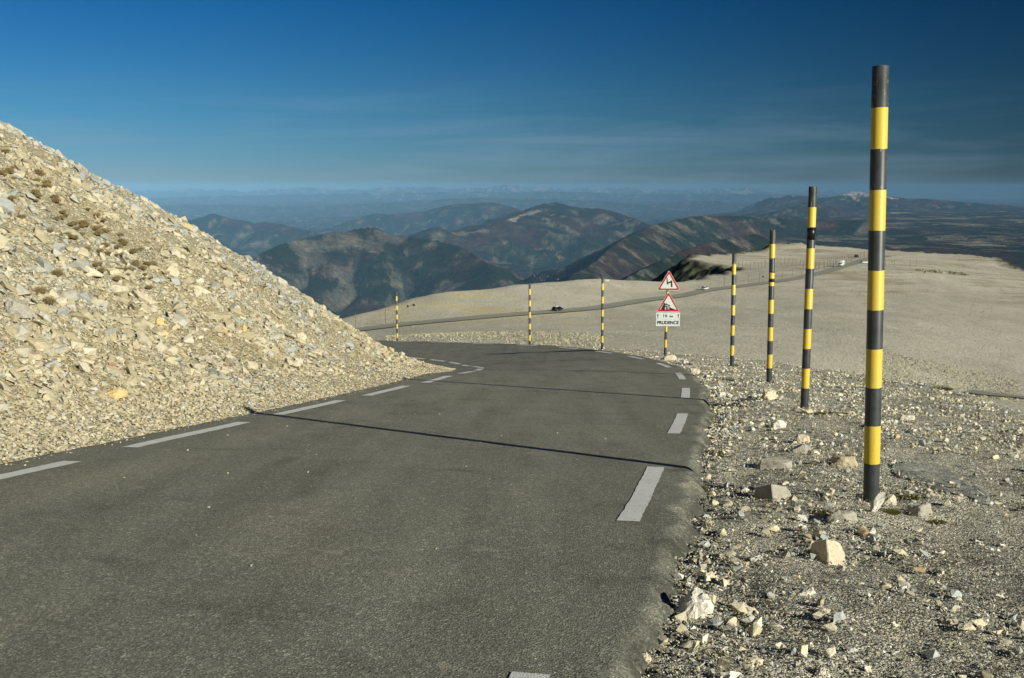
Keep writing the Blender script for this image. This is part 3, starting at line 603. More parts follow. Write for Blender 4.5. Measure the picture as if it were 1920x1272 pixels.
def build_valley():
    nu, nd = 1050, 900
    u = np.linspace(-0.60, 0.60, nu); D = np.geomspace(1150, 92000, nd); U, DD = np.meshgrid(u, D); X = U * DD; Y = DD
    km = DD / 1000
    plain = sstep(U, 0.10, 0.26) * sstep(km, 5.0, 8.5) * (1 - sstep(km, 29, 36))
    base = -1180 + 560 * plain + 300 * sstep(km, 30, 60) * (1 - sstep(U, 0.26, 0.36)) + (np.clip(3.8 - km, 0, 3) * 330)
    base += 120 * fbm(X / 2600, Y / 2600, 6, 3) * (1 - 0.55 * plain) + 70 * ridged(X / 900, Y / 900, 5, 8) * (1 - 0.7 * plain)
    Z = base.copy(); near = np.full(X.shape, 1e9)
    for ri, (pts, slope) in enumerate(RG):
        P = np.array([at(a, b, c * 1000) for a, b, c in pts]); Pc = catmull(P, 5)
        sc = Pc[:, 1].mean(); w = 600 * (sc / 12000) ** 0.7; d2 = np.full(X.shape, 1e18); hb = np.full(X.shape, -1e9)
        for i in range(len(Pc) - 1):
            a = Pc[i, :2]; e = Pc[i + 1, :2] - a; L2 = e @ e; t = np.clip(((X - a[0]) * e[0] + (Y - a[1]) * e[1]) / L2, 0, 1)
            q = (X - a[0] - t * e[0]) ** 2 + (Y - a[1] - t * e[1]) ** 2; d2 = np.minimum(d2, q)
            hb = np.maximum(hb, Pc[i, 2] + t * (Pc[i + 1, 2] - Pc[i, 2]) - slope * np.sqrt(q))
        d = np.sqrt(d2)
        # spurs                       # spur spacing grows with distance
        tv = Pc[-1, :2] - Pc[0, :2]; tv = tv / np.linalg.norm(tv); sl_ = (X - Pc[0, 0]) * tv[0] + (Y - Pc[0, 1]) * tv[1]
        spur = np.abs(noise(sl_ / w + 0.35 * noise(X / w, Y / w, ri + 50), d / (w * 4), ri + 3)) * 2 - 0.55
        amp = np.clip(d / (w * 1.2), 0, 1) * w * 0.30
        h = hb - slope * d * 0.25 * fbm(X / (w * 3), Y / (w * 3), 3, ri + 70) + spur * amp
        h += (0.10 + 0.25 * np.clip(d / w, 0, 1)) * w * (0.22 + 0.16 * (sc > 38000)) * ridged(X / (w * 0.7), Y / (w * 0.7), 5, ri + 20)
        k = 90 * (sc / 12000) ** 0.5; hh = np.clip(0.5 + 0.5 * (h - Z) / k, 0, 1); Z = Z * (1 - hh) + h * hh + k * hh * (1 - hh) * 0.5
        near = np.minimum(near, d)
    gy, gx = np.gradient(Z); dr = np.gradient(D)[:, None]; du = (u[1] - u[0]) * DD
    slope = np.hypot(gy / dr, gx / du)
    n1 = fbm(X / 1500, Y / 1500, 6, 101); n2 = fbm(X / 420, Y / 420, 7, 131, 0.62); n3 = fbm(X / 5000, Y / 5000, 4, 151)
    green = np.array([0.014, 0.022, 0.012]); brown = np.array([0.046, 0.027, 0.024]); olive = np.array([0.050, 0.054, 0.034]); rock = np.array([0.20, 0.185, 0.15]); field = np.array([0.23, 0.20, 0.145])
    c = green + (brown - green) * sstep(n1 + 0.3 * n2, -0.12, 0.18)[..., None]
    c = c + (olive - c) * (sstep(n2 + 0.4 * n3, 0.08, 0.35) * 0.5)[..., None]
    c = c + (rock - c) * (sstep(slope + 0.5 * n2, 0.62, 1.0) * 0.35)[..., None]
    c = c + (rock * 0.8 - c) * (sstep(n2 - 0.3 * n1, 0.30, 0.42) * 0.5)[..., None]
    # fields on flat ground: long thin blocks with random tone
    cell = 420.0; wx = X / cell + 0.8 * n1; wy = Y / (cell * 0.9) + 0.8 * n1; hv = _h(np.floor(wx).astype(np.int64), np.floor(wy).astype(np.int64), 5)
    flat = 1 - sstep(slope, 0.07, 0.16); fm = flat * (hv > 0.78) * sstep(n3 + 0.25 * plain, -0.05, 0.15)
    tone = (0.45 + 0.8 * _h(np.floor(wx).astype(np.int64), np.floor(wy).astype(np.int64), 9))[..., None]
    c = c + (field * tone - c) * (fm * 0.9)[..., None]
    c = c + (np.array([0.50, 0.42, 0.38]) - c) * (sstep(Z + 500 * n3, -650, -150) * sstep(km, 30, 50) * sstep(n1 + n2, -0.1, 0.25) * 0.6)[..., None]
    # named pale marks: the cliff band on the middle mountain and the bare crest of the left one
    def streak(pix, width, amt, colr):
        nonlocal c
        P = np.array([at(a, b, dk * 1000)[:2] for a, b, dk in pix]); dd = poly_dist(X, Y, P)
        c = c + (colr - c) * (sstep(width * (1 + 1.6 * n2) - dd, 0, width * 0.4) * amt)[..., None]
    streak([(960, 425, 15.9), (975, 410, 16.3), (1010, 400, 16.8), (1045, 397, 17.3)], 60, 0.9, rock * 1.5)
    streak([(1135, 398, 17.7), (1160, 404, 17.3), (1185, 412, 17)], 160, 0.6, rock)
    streak([(860, 434, 15.1), (905, 431, 15.1)], 90, 0.7, rock)
    streak([(560, 470, 9.6), (640, 447, 10.2), (700, 432, 10.4), (722, 441, 10.5)], 230, 0.4, np.array([0.19, 0.175, 0.13]))
    streak([(1585, 364, 28.3), (1605, 361, 28.4), (1640, 367, 28.4)], 520, 0.8, np.array([0.42, 0.37, 0.36]))
    streak([(1240, 435, 8.5), (1290, 445, 7.8)], 180, 0.4, rock)
    streak([(1360, 425, 11), (1385, 427, 10.9)], 60, 0.7, rock)
    streak([(1430, 424, 11.2), (1470, 422, 11.2)], 60, 0.6, field)
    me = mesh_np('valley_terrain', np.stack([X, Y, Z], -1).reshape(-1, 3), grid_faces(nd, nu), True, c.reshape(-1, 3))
    tag(link('valley_terrain', me, M['valley']), kind='structure')
    return u, np.log(D), Z
VU, VD, VZ = build_valley()
def valley_f(X, Y): return bil(VU, VD, VZ, np.asarray(X, float) / np.maximum(np.asarray(Y, float), 1), np.log(np.maximum(np.asarray(Y, float), 1151)))
# ------------------------------------------------------------------ mesh bits
def bm_new(): return bmesh.new()
def bm_box(bm, x0, x1, y0, y1, z0, z1):
    v = [bm.verts.new((x, y, z)) for z in (z0, z1) for y in (y0, y1) for x in (x0, x1)]
    for f in ((0, 2, 3, 1), (4, 5, 7, 6), (0, 1, 5, 4), (2, 6, 7, 3), (0, 4, 6, 2), (1, 3, 7, 5)): bm.faces.new([v[i] for i in f])
def bm_prism(bm, pts, y0, y1):
    """polygon in x,z extruded along y from y0 (front) to y1"""
    a = [bm.verts.new((x, y0, z)) for x, z in pts]; b = [bm.verts.new((x, y1, z)) for x, z in pts]; n = len(pts)
    bm.faces.new(a); bm.faces.new(b[::-1])
    for i in range(n): bm.faces.new((a[i], b[i], b[(i + 1) % n], a[(i + 1) % n]))
def bm_cyl(bm, p0, p1, r0, r1=None, n=24, rings=1):
    r1 = r0 if r1 is None else r1; p0 = Vector(p0); p1 = Vector(p1); ax = (p1 - p0).normalized(); u = ax.orthogonal().normalized(); w = ax.cross(u); R = []
    for k in range(rings + 1):
        t = k / rings; c = p0.lerp(p1, t); r = r0 + (r1 - r0) * t
        R.append([bm.verts.new(c + (u * math.cos(2 * math.pi * i / n) + w * math.sin(2 * math.pi * i / n)) * r) for i in range(n)])
    for k in range(rings):
        for i in range(n): f = bm.faces.new((R[k][i], R[k][(i + 1) % n], R[k + 1][(i + 1) % n], R[k + 1][i])); f.smooth = True
    bm.faces.new(R[0][::-1]); bm.faces.new(R[-1])
def bm_obj(name, bm, mat, parent=None, bev=0):
    bmesh.ops.recalc_face_normals(bm, faces=bm.faces)
    if bev: bmesh.ops.bevel(bm, geom=[e for e in bm.edges], offset=bev, segments=2, affect='EDGES', clamp_overlap=True)
    me = bpy.data.meshes.new(name); bm.to_mesh(me); bm.free(); return link(name, me, mat, parent)
# ------------------------------------------------------------------ snow poles
m_tape = plain('black_tape', (0.012, 0.012, 0.013), 0.35); m_hole = plain('pole_hollow', (0.02, 0.02, 0.02), 0.9)
def pole_mesh(H, r, n=32):
    bm = bm_new(); R = []
    for z, rr in ((-0.35, r), (0.0, r), (H - 0.004, r), (H, r - 0.004), (H, r - 0.010), (H - 0.10, r - 0.010)):
        R.append([bm.verts.new((rr * math.cos(2 * math.pi * i / n), rr * math.sin(2 * math.pi * i / n), z)) for i in range(n)])
    for k in range(5):
        for i in range(n): f = bm.faces.new((R[k][i], R[k][(i + 1) % n], R[k + 1][(i + 1) % n], R[k + 1][i])); f.smooth = True
    bm.faces.new(R[-1]); me = bpy.data.meshes.new('snow_pole'); bm.to_mesh(me); bm.free(); return me
POLES = [  # base px,py, top px, distance, label
 (1633, 945, 1652, 9.02, 'nearest and tallest black and yellow snow pole, a pale rock leaning on its foot'),
 (1508, 768, 1524, 17.67, 'banded snow pole with wide black tape wrapped just below its uppermost yellow band'),
 (1442, 718, 1447, 25.68, 'banded snow pole with a narrow black tape ring splitting one of its yellow bands'),
 (1372, 687, 1374, 34.89, 'banded snow pole standing just right of the triangular warning signs'),
 (1129, 656, 1128, 53.68, 'banded snow pole standing just left of the triangular warning signs'),
 (993, 651, 992, 61.25, ''),
 (745, 643, 743, 76.52, 'banded snow pole farthest along the bend, close to the end of the scree slope')]
POLES[5] = POLES[5][:4] + ('banded snow pole on the outer bend just left of the black and white car',)
r0 = 0.0715
for i, (bx, by, tx, Yd, lab) in enumerate(POLES):
    b = at(bx, by, Yd); gz = float(shoulder_f(np.array([b[0]]), np.array([b[1]]))[0])
    me = pole_mesh(4.0, r0 if i < 4 else 0.068); o = link('snow_pole', me, m_pole(i * 3.7))
    o.location = (b[0], b[1], b[2])
    t = proj(b[0], b[1], b[2] + 4)[0]; lean = (tx - t) / F * Yd / 4.0
    o.rotation_euler = (0.0, math.atan(lean), 0.3 * i)
    tag(o, lab, 'snow pole', 'black and yellow snow poles along the outer verge')
    for zz, hh in {1: [(3.07, 0.22)], 2: [(2.66, 0.09), (2.90, 0.03)]}.get(i, []):
        bm = bm_new(); bm_cyl(bm, (0, 0, zz), (0.004, 0, zz + hh), r0 + 0.0035, n=32); bm_obj('tape', bm, m_tape, o)
    print('pole', i, b.round(2), 'ground', round(gz, 2))
# ------------------------------------------------------------------ warning sign
def text_obj(name, s, size, mat, loc, parent, sx=1.0, bold=0.0):
    cu = bpy.data.curves.new(name, 'FONT'); cu.body = s; cu.size = size; cu.align_x = 'CENTER'; cu.align_y = 'CENTER'; cu.offset = bold; cu.extrude = 0.001
    t = bpy.data.objects.new(name + '_curve', cu); C.objects.link(t); dg = bpy.context.evaluated_depsgraph_get()
    me = bpy.data.meshes.new_from_object(t.evaluated_get(dg)); bpy.data.objects.remove(t)
    for v in me.vertices:
        x, y, z = v.co; v.co = (x * sx, -z, y)
    o = link(name, me, mat, parent); o.location = loc; return o
def build_sign():
    b = at(1247, 668, 44.32); root = empty('road_sign', (b[0], b[1], b[2]))
    tag(root, 'two red-bordered triangular warning signs over white 16 km and PRUDENCE plates on a banded post', 'road sign')
    white = plain('sign_white', (0.62, 0.66, 0.66), 0.45); red = plain('sign_red', (0.42, 0.012, 0.02), 0.4); black = plain('sign_black', (0.012, 0.012, 0.014), 0.5); grey = plain('sign_back_grey', (0.25, 0.26, 0.27), 0.5, 0.5)
    p = link('post', pole_mesh(3.85, 0.06), m_pole(9.1), root); p.rotation_euler = (0, 0.012, 0)
    cx = 0.075
    def rtri(side, r, cz):
        h = side * math.sqrt(3) / 2; V = [(-side / 2, 0), (side / 2, 0), (0, h)]; cen = (0, h / 3); pts = []
        for i, (x, z) in enumerate(V):
            ang = math.degrees(math.atan2(z - cen[1], x - cen[0])); dx, dz = x - cen[0], z - cen[1]; L = math.hypot(dx, dz); qx, qz = cen[0] + dx * (1 - 2 * r / L), cen[1] + dz * (1 - 2 * r / L)
            for k in range(7):
                a = math.radians(ang - 60 + 20 * k); pts.append((qx + r * math.cos(a) + cx, qz + r * math.sin(a) + cz))
        return pts
    def panel(cz):
        bm = bm_new(); bm_prism(bm, rtri(1.04, 0.05, cz), -0.095, -0.075); s = bm_obj('triangle_plate', bm, white, root)
        bm = bm_new(); bm_prism(bm, rtri(0.99, 0.04, cz + 0.017), -0.098, -0.094); bm_obj('red_border', bm, red, s)
        bm = bm_new(); bm_prism(bm, rtri(0.76, 0.02, cz + 0.083), -0.101, -0.097); bm_obj('white_field', bm, white, s)
        for dz in (0.2, 0.62):
            bm = bm_new(); bm_box(bm, -0.10, 0.25 if dz < 0.5 else 0.2, -0.0748, -0.055, cz + dz, cz + dz + 0.04); bm_obj('bracket', bm, grey, s)
        return s
    s1 = panel(2.99); s2 = panel(2.03)
    # double bend symbol
    k = 1.04 / 262
    def q(x, y, cz): return (cx + (x - 668) * k, cz + (375 - y) * k)
    bm = bm_new()
    for P in ([(641, 232), (650, 232), (661, 308), (645, 308)], [(645, 308), (650, 288), (706, 262), (708, 281)], [(690, 266), (706, 262), (710, 338), (692, 338)]):
        yo = {641: 0, 645: 0.0006, 690: 0.0012}[P[0][0]]
        bm_prism(bm, [q(x, y, 2.99) for x, y in P][::-1], -0.1035 - yo, -0.1005)
    bm_obj('bend_symbol', bm, black, s1)
    def q2(x, y): return (cx + (x - 668) * k, 2.03 + (615 - y) * k)
    bm = bm_new(); bm_prism(bm, [q2(x, y) for x, y in ((583, 594), (756, 594), (640, 546), (612, 532))], -0.1035, -0.1005)
    bm_prism(bm, [q2(x, y) for x, y in ((614, 524), (622, 512), (650, 517), (660, 531), (690, 543), (694, 553), (612, 531))], -0.1045, -0.1005)   # car body
    for wx, wy in ((626, 533), (676, 550)): bm_cyl(bm, (q2(wx, wy)[0], -0.1055, q2(wx, wy)[1]), (q2(wx, wy)[0], -0.1005, q2(wx, wy)[1]), 0.033, n=14)
    bm_obj('descent_symbol', bm, black, s2)
    text_obj('gradient_text', '8 %', 0.16, white, (*[q2(655, 577)[0], -0.106], q2(655, 577)[1]), s2, 0.9, 0.002)
    bm = bm_new(); bm_prism(bm, [q2(x, y) for x, y in ((626, 521), (630, 515), (645, 518), (651, 526))], -0.106, -0.104); bm_obj('window', bm, white, s2)
    def plate(z0, z1):
        bm = bm_new(); w = 0.535; r = 0.03; pts = []
        for ax, az, a0 in ((w - r, z1 - r, 0), (-w + r, z1 - r, 90), (-w + r, z0 + r, 180), (w - r, z0 + r, 270)):
            for i in range(5): a = math.radians(a0 + 22.5 * i); pts.append((cx + ax + r * math.cos(a), az + r * math.sin(a)))
        bm_prism(bm, pts[::-1], -0.095, -0.077); o = bm_obj('plate', bm, white, root)
        bm = bm_new(); bm_box(bm, -0.09, 0.24, -0.0768, -0.055, (z0 + z1) / 2 - 0.02, (z0 + z1) / 2 + 0.02); bm_obj('bracket', bm, grey, o); return o
    a = plate(1.695, 1.995); c = plate(1.38, 1.685)
    text_obj('distance_number', '16', 0.215, black, (cx - 0.14, -0.0975, 1.845), a, 1.05, 0.003)
    text_obj('distance_unit', 'km', 0.135, black, (cx + 0.15, -0.0975, 1.822), a, 0.95, 0.005)
    for sx in (-1, 1):
        x = cx + sx * 0.455; bm = bm_new(); bm_prism(bm, [(x - 0.014, 1.745), (x + 0.014, 1.745), (x + 0.014, 1.86), (x + 0.04, 1.86), (x, 1.945), (x - 0.04, 1.86), (x - 0.014, 1.86)], -0.099, -0.0955); bm_obj('arrow', bm, black, a)
    text_obj('warning_word', 'PRUDENCE', 0.2, black, (cx, -0.0975, 1.53), c, 0.96, 0.008)
    # small sign by the distant road
    p = march(1430, 531, hill_f, 200, 600); r2 = empty('road_sign', tuple(p) if p is not None else (0, 0, -99)); tag(r2, 'small dark sign on a post beside the distant road on the plateau', 'road sign')
    bm = bm_new(); bm_cyl(bm, (0, 0, -0.3), (0, 0, 3.2), 0.07, n=8); bm_obj('post', bm, grey, r2)
    bm = bm_new(); bm_prism(bm, [(-0.5, 2.5), (0.5, 2.5), (0, 3.4)], -0.12, -0.08); bm_obj('triangle_plate', bm, black, r2)
build_sign()
# distant poles beside the far road
def far_poles():
    me = pole_mesh(4.0, 0.085, 8); me.materials.append(plain('weathered_pole', (0.17, 0.14, 0.09), 0.8))
    L = [(x, None) for x in ()]
    s = np.r_[0, np.cumsum(np.linalg.norm(np.diff(FP, axis=0), axis=1))]; cnt = 0
    def put(X, Y, lab, grp):
        o = bpy.data.objects.new('snow_pole', me); C.objects.link(o); o.location = (X, Y, float(hill_f(X, Y))); o.rotation_euler = (random.uniform(-.02, .02), random.uniform(-.02, .02), 0); tag(o, lab, 'snow pole', grp)
    t = 4.0
    while t < s[-1] - 5:
        i = int(np.argmin(np.abs(s - t))); px, py = proj(FP[i, 0], FP[i, 1], FZc[i]); gap = 9.0
        if px > 655 and not 800 < px < 1375:
            sd = 5.2
            put(FP[i, 0] + FN[i, 0] * sd, FP[i, 1] + FN[i, 1] * sd, 'thin snow pole on the valley side of the distant road', 'snow poles along the valley side of the distant road')
        t += gap
    for k in range(26):                                     # second row around the ravine and plateau
        px = 1385 + k * 7.2 + random.uniform(-1, 1); p = march(px, 503 - 0.02 * (px - 1385) + 4 * math.sin(k * 0.4), hill_f, 400, 760)
        if p is not None: put(p[0], p[1], 'thin snow pole on the pale plateau above the dark ravine', 'snow poles on the plateau above the ravine')
    for px, py in ((1660, 502), (1677, 501), (1706, 502), (1718, 500), (1798, 493), (1832, 484)):
        p = march(px, py, hill_f, 300, 760)
        if p is not None: put(p[0], p[1], 'thin snow pole on the far right part of the plateau', 'snow poles on the right of the plateau')
far_poles()
# ------------------------------------------------------------------ vehicles
m_glass = plain('car_glass', (0.015, 0.02, 0.025), 0.08, 0, 0.6); m_tyre = plain('tyre_rubber', (0.02, 0.02, 0.02), 0.8); m_rim = plain('wheel_rim', (0.45, 0.45, 0.45), 0.3, 0.8); m_lamp = plain('headlamp', (0.6, 0.6, 0.55), 0.15); m_tail = plain('tail_lamp', (0.35, 0.02, 0.02), 0.2); m_trim = plain('black_trim', (0.02, 0.02, 0.022), 0.5)
def loft(bm, secs):
    """secs: list of rings of equal length"""
    R = [[bm.verts.new(p) for p in s] for s in secs]; n = len(R[0])
    for a, b in zip(R, R[1:]):
        for i in range(n): f = bm.faces.new((a[i], a[(i + 1) % n], b[(i + 1) % n], b[i])); f.smooth = True
    bm.faces.new(R[0][::-1]); bm.faces.new(R[-1])
def wheels(root, xs, hw, r):
    for x in xs:
        for s in (-1, 1):
            bm = bm_new(); bm_cyl(bm, (x, s * (hw - 0.2), r), (x, s * hw, r), r, n=20); w = bm_obj('wheel', bm, m_tyre, root)
            bm = bm_new(); bm_cyl(bm, (x, s * (hw - 0.02), r), (x, s * (hw + 0.012), r), r * 0.62, n=14); bm_obj('rim', bm, m_rim, w)
def make_car(label, paint, bonnet, roofp, loc, rz, L=4.2, H=1.5, suv=0):
    root = empty('car', loc, rz); tag(root, label, 'car')
    hl = L / 2; secs = []
    for x, z1, w in ((-hl, 0.72, 0.72), (-hl + .08, 0.9, 0.8), (-hl + .9, 0.95, 0.86), (0, 0.93, 0.88), (hl - 1.1, 0.92, 0.86), (hl - .35, 0.8, 0.8), (hl, 0.62, 0.68)):
        secs.append([(x, -w, 0.28), (x, w, 0.28), (x, w * 1.02, 0.6), (x, w * 0.93, z1), (x, -w * 0.93, z1), (x, -w * 1.02, 0.6)])
    bm = bm_new(); loft(bm, secs); bm_obj('body', bm, paint, root)
    bm = bm_new(); cs = []
    for x, z1, w in ((-hl + .12, 0.94, 0.74), (-hl + .5 - 0.25 * suv, H - 0.12, 0.62), (-0.1, H - 0.03, 0.62), (0.35, H - 0.08, 0.62), (hl - 1.0, 0.93, 0.74)):
        cs.append([(x, -0.78 if z1 < 1 else -0.74, 0.88), (x, 0.78 if z1 < 1 else 0.74, 0.88), (x, w, z1), (x, -w, z1)])
    loft(bm, cs); bm_obj('windows', bm, m_glass, root)
    bm = bm_new(); loft(bm, [[(x, -w, z - .05), (x, w, z - .05), (x, w * 0.96, z), (x, -w * 0.96, z)] for x, z, w in ((-hl + .42 - 0.2 * suv, H - 0.08, 0.63), (-0.1, H + 0.012, 0.655), (0.42, H - 0.05, 0.63))]); bm_obj('roof', bm, roofp, root)
    if bonnet is not None:
        bm = bm_new(); loft(bm, [[(x, -w, z - .02), (x, w, z - .02), (x, w, z + .015), (x, -w, z + .015)] for x, z, w in ((hl - 1.12, 0.93, 0.72), (hl - .36, 0.81, 0.68), (hl - .05, 0.66, 0.6))]); bm_obj('bonnet', bm, bonnet, root)
    for s in (-1, 1):
        bm = bm_new(); bm_box(bm, hl - .16, hl + 0.01, s * .5 - .13, s * .5 + .13, 0.56, 0.70); bm_obj('headlight', bm, m_lamp, root)
        bm = bm_new(); bm_box(bm, -hl - .01, -hl + .1, s * .58 - .1, s * .58 + .1, 0.62, 0.8); bm_obj('tail_light', bm, m_tail, root)
        bm = bm_new(); bm_box(bm, 0.55, 0.72, s * .86 - .1, s * .86 + .1, 0.93, 1.05); bm_obj('mirror', bm, paint, root)
    wheels(root, (-hl + .75, hl - .8), 0.87, 0.32); return root
def make_van(label, loc, rz):
    root = empty('camper_van', loc, rz); tag(root, label, 'camper van'); wp = plain('van_white', (0.75, 0.76, 0.76), 0.35)
    bm = bm_new(); loft(bm, [[(x, -1.02, 0.4), (x, 1.02, 0.4), (x, 1.02, z - .1), (x, 0.9, z), (x, -0.9, z), (x, -1.02, z - .1)] for x, z in ((-3.0, 2.6), (-2.8, 2.75), (0.6, 2.78), (1.3, 2.7), (1.75, 2.25))]); bm_obj('body', bm, wp, root)
    bm = bm_new(); loft(bm, [[(x, -w, 0.4), (x, w, 0.4), (x, w, z), (x, -w, z)] for x, z, w in ((1.2, 1.95, 0.98), (1.85, 1.75, 0.95), (2.3, 1.2, 0.93), (2.95, 0.98, 0.88), (3.05, 0.6, 0.8))]); bm_obj('cab', bm, wp, root)
    bm = bm_new(); bm_prism(bm, [(-0.78, 0), (0.78, 0), (0.7, 0.55), (-0.7, 0.55)], -0.02, 0.02); g = bm_obj('windscreen', bm, m_glass, root); g.rotation_euler = (math.radians(-35), 0, math.radians(90)); g.location = (2.30, 0, 1.25)
    for s in (-1, 1):
        bm = bm_new(); bm_box(bm, 1.35, 1.95, s * 0.985 - 0.02, s * 0.985 + 0.02, 1.2, 1.7); bm_obj('side_window', bm, m_glass, root)
        bm = bm_new(); bm_box(bm, -1.9, -0.6, s * 1.025 - 0.01, s * 1.025 + 0.01, 1.5, 2.05); bm_obj('side_window', bm, m_glass, root)
        bm = bm_new(); bm_box(bm, 2.92, 3.06, s * .62 - .15, s * .62 + .15, 0.72, 0.9); bm_obj('headlight', bm, m_lamp, root)
    bm = bm_new(); bm_box(bm, 3.0, 3.08, -0.45, 0.45, 0.62, 0.86); bm_obj('grille', bm, m_trim, root)
    wheels(root, (-1.9, 2.1), 1.0, 0.36)
def on_far_road(px, off):
    pr = np.array([proj(FP[i, 0], FP[i, 1], FZc[i])[0] for i in range(len(FP))]); i = int(np.argmin(np.abs(pr - px))); t = np.array([-FN[i, 1], FN[i, 0]]) * -1
    X = FP[i] + FN[i] * off; return (X[0], X[1], FZc[i] + 0.02), math.atan2(-FN[i, 0], FN[i, 1])
blackp = plain('car_black', (0.012, 0.012, 0.014), 0.25); whitep = plain('car_white', (0.78, 0.78, 0.76), 0.25); silver = plain('car_silver', (0.62, 0.63, 0.64), 0.3)
l, a = on_far_road(1048, 0.6); make_car('small black car with white bonnet and roof driving on the distant road', blackp, whitep, whitep, l, a)
l, a = on_far_road(1328, 1.2); make_car('silver car driving on the distant road just right of the warning signs', silver, silver, silver, l, a)
l, a = on_far_road(1581, 0.8); make_van('white camper van driving round the bend of the distant plateau road', l, a + math.pi)
p = march(1622, 494, hill_f, 300, 760); make_car('white car parked on the plateau partly hidden behind the nearest snow pole', whitep, whitep, whitep, tuple(p), math.radians(4), 4.6, 1.5, 1)
p = march(1606, 483, hill_f, 300, 760); make_car('black car parked on the plateau above the white camper van', blackp, None, blackp, tuple(p), math.radians(50), 4.4, 1.75, 1)
# ------------------------------------------------------------------ single rocks on the verge
m_cream = m_rock('cream_limestone', (0.60, 0.52, 0.38), (0.66, 0.60, 0.48)); m_greyr = m_rock('grey_limestone', (0.33, 0.31, 0.26), (0.46, 0.43, 0.37)); m_tan = m_rock('tan_limestone', (0.44, 0.36, 0.24), (0.54, 0.47, 0.34)); m_white = m_rock('white_limestone', (0.66, 0.63, 0.55), (0.72, 0.69, 0.62)); m_och = m_rock('ochre_limestone', (0.62, 0.44, 0.18), (0.66, 0.52, 0.28)); m_redr = m_rock('rusty_limestone', (0.42, 0.20, 0.12), (0.52, 0.34, 0.22))
def rock_mesh(w, d, h, seed, npts=13):
    rnd = random.Random(seed); bm = bm_new()
    split = seed in (6, 8)                                  # blocks split to a steep face turned away from the sun
    if split:
        for q, z in (((-.46, .38), -.12), ((-.10, -.5), -.12), ((.5, -.22), -.12), ((.34, .5), -.12), ((-.40, .30), .55), ((-.16, -.36), .95), ((.30, -.12), .72), ((.22, .34), .60), ((.44, -.2), .38), ((-.44, .1), .62)): bm.verts.new((q[0] * w, q[1] * d, z * h))
    for _ in range(0 if split else npts):
        v = Vector((rnd.uniform(-1, 1), rnd.uniform(-1, 1), rnd.uniform(-1, 1))); m = (abs(v.x) ** 2.6 + abs(v.y) ** 2.6 + abs(v.z) ** 2.6) ** (1 / 2.6); v = v / m * (0.62 + 0.42 * rnd.random())
        if v.length > 1.35: v *= 1.35 / v.length
        bm.verts.new((v.x * w / 2, v.y * d / 2, v.z * h / 2 + h * 0.30))
    for i in range(0 if split else 6):
        a = 2 * math.pi * (i + rnd.uniform(-0.3, 0.3)) / 6; q = rnd.uniform(0.8, 1.0); bm.verts.new((q * math.cos(a) * w / 2, q * math.sin(a) * d / 2, -0.12 * h))
    r = bmesh.ops.convex_hull(bm, input=bm.verts); bmesh.ops.delete(bm, geom=[g for g in r['geom_interior'] if isinstance(g, bmesh.types.BMVert)], context='VERTS')
    bmesh.ops.dissolve_limit(bm, angle_limit=math.radians(14), verts=bm.verts, edges=bm.edges)
    bmesh.ops.bevel(bm, geom=list(bm.edges), offset=min(w, d, h) * 0.035, segments=1, affect='EDGES')
    bmesh.ops.triangulate(bm, faces=bm.faces); bmesh.ops.subdivide_edges(bm, edges=bm.edges, cuts=3, use_grid_fill=True)
    for v in bm.verts:
        c = v.co * (3.0 / max(w, d, h)); n = float(fbm(np.array([c.x * 1.7 + seed]), np.array([c.y * 1.7 + c.z * 2.1]), 4, seed)[0]); v.co += v.normal * n * (0.05 if split else 0.11) * min(w, d, h) if v.normal.length else Vector()
    bmesh.ops.recalc_face_normals(bm, faces=bm.faces); me = bpy.data.meshes.new('rock'); bm.to_mesh(me); bm.free(); return me
def verge_hit(px, py):
    return march(px, py, shoulder_f, 2.5, 60, 500)
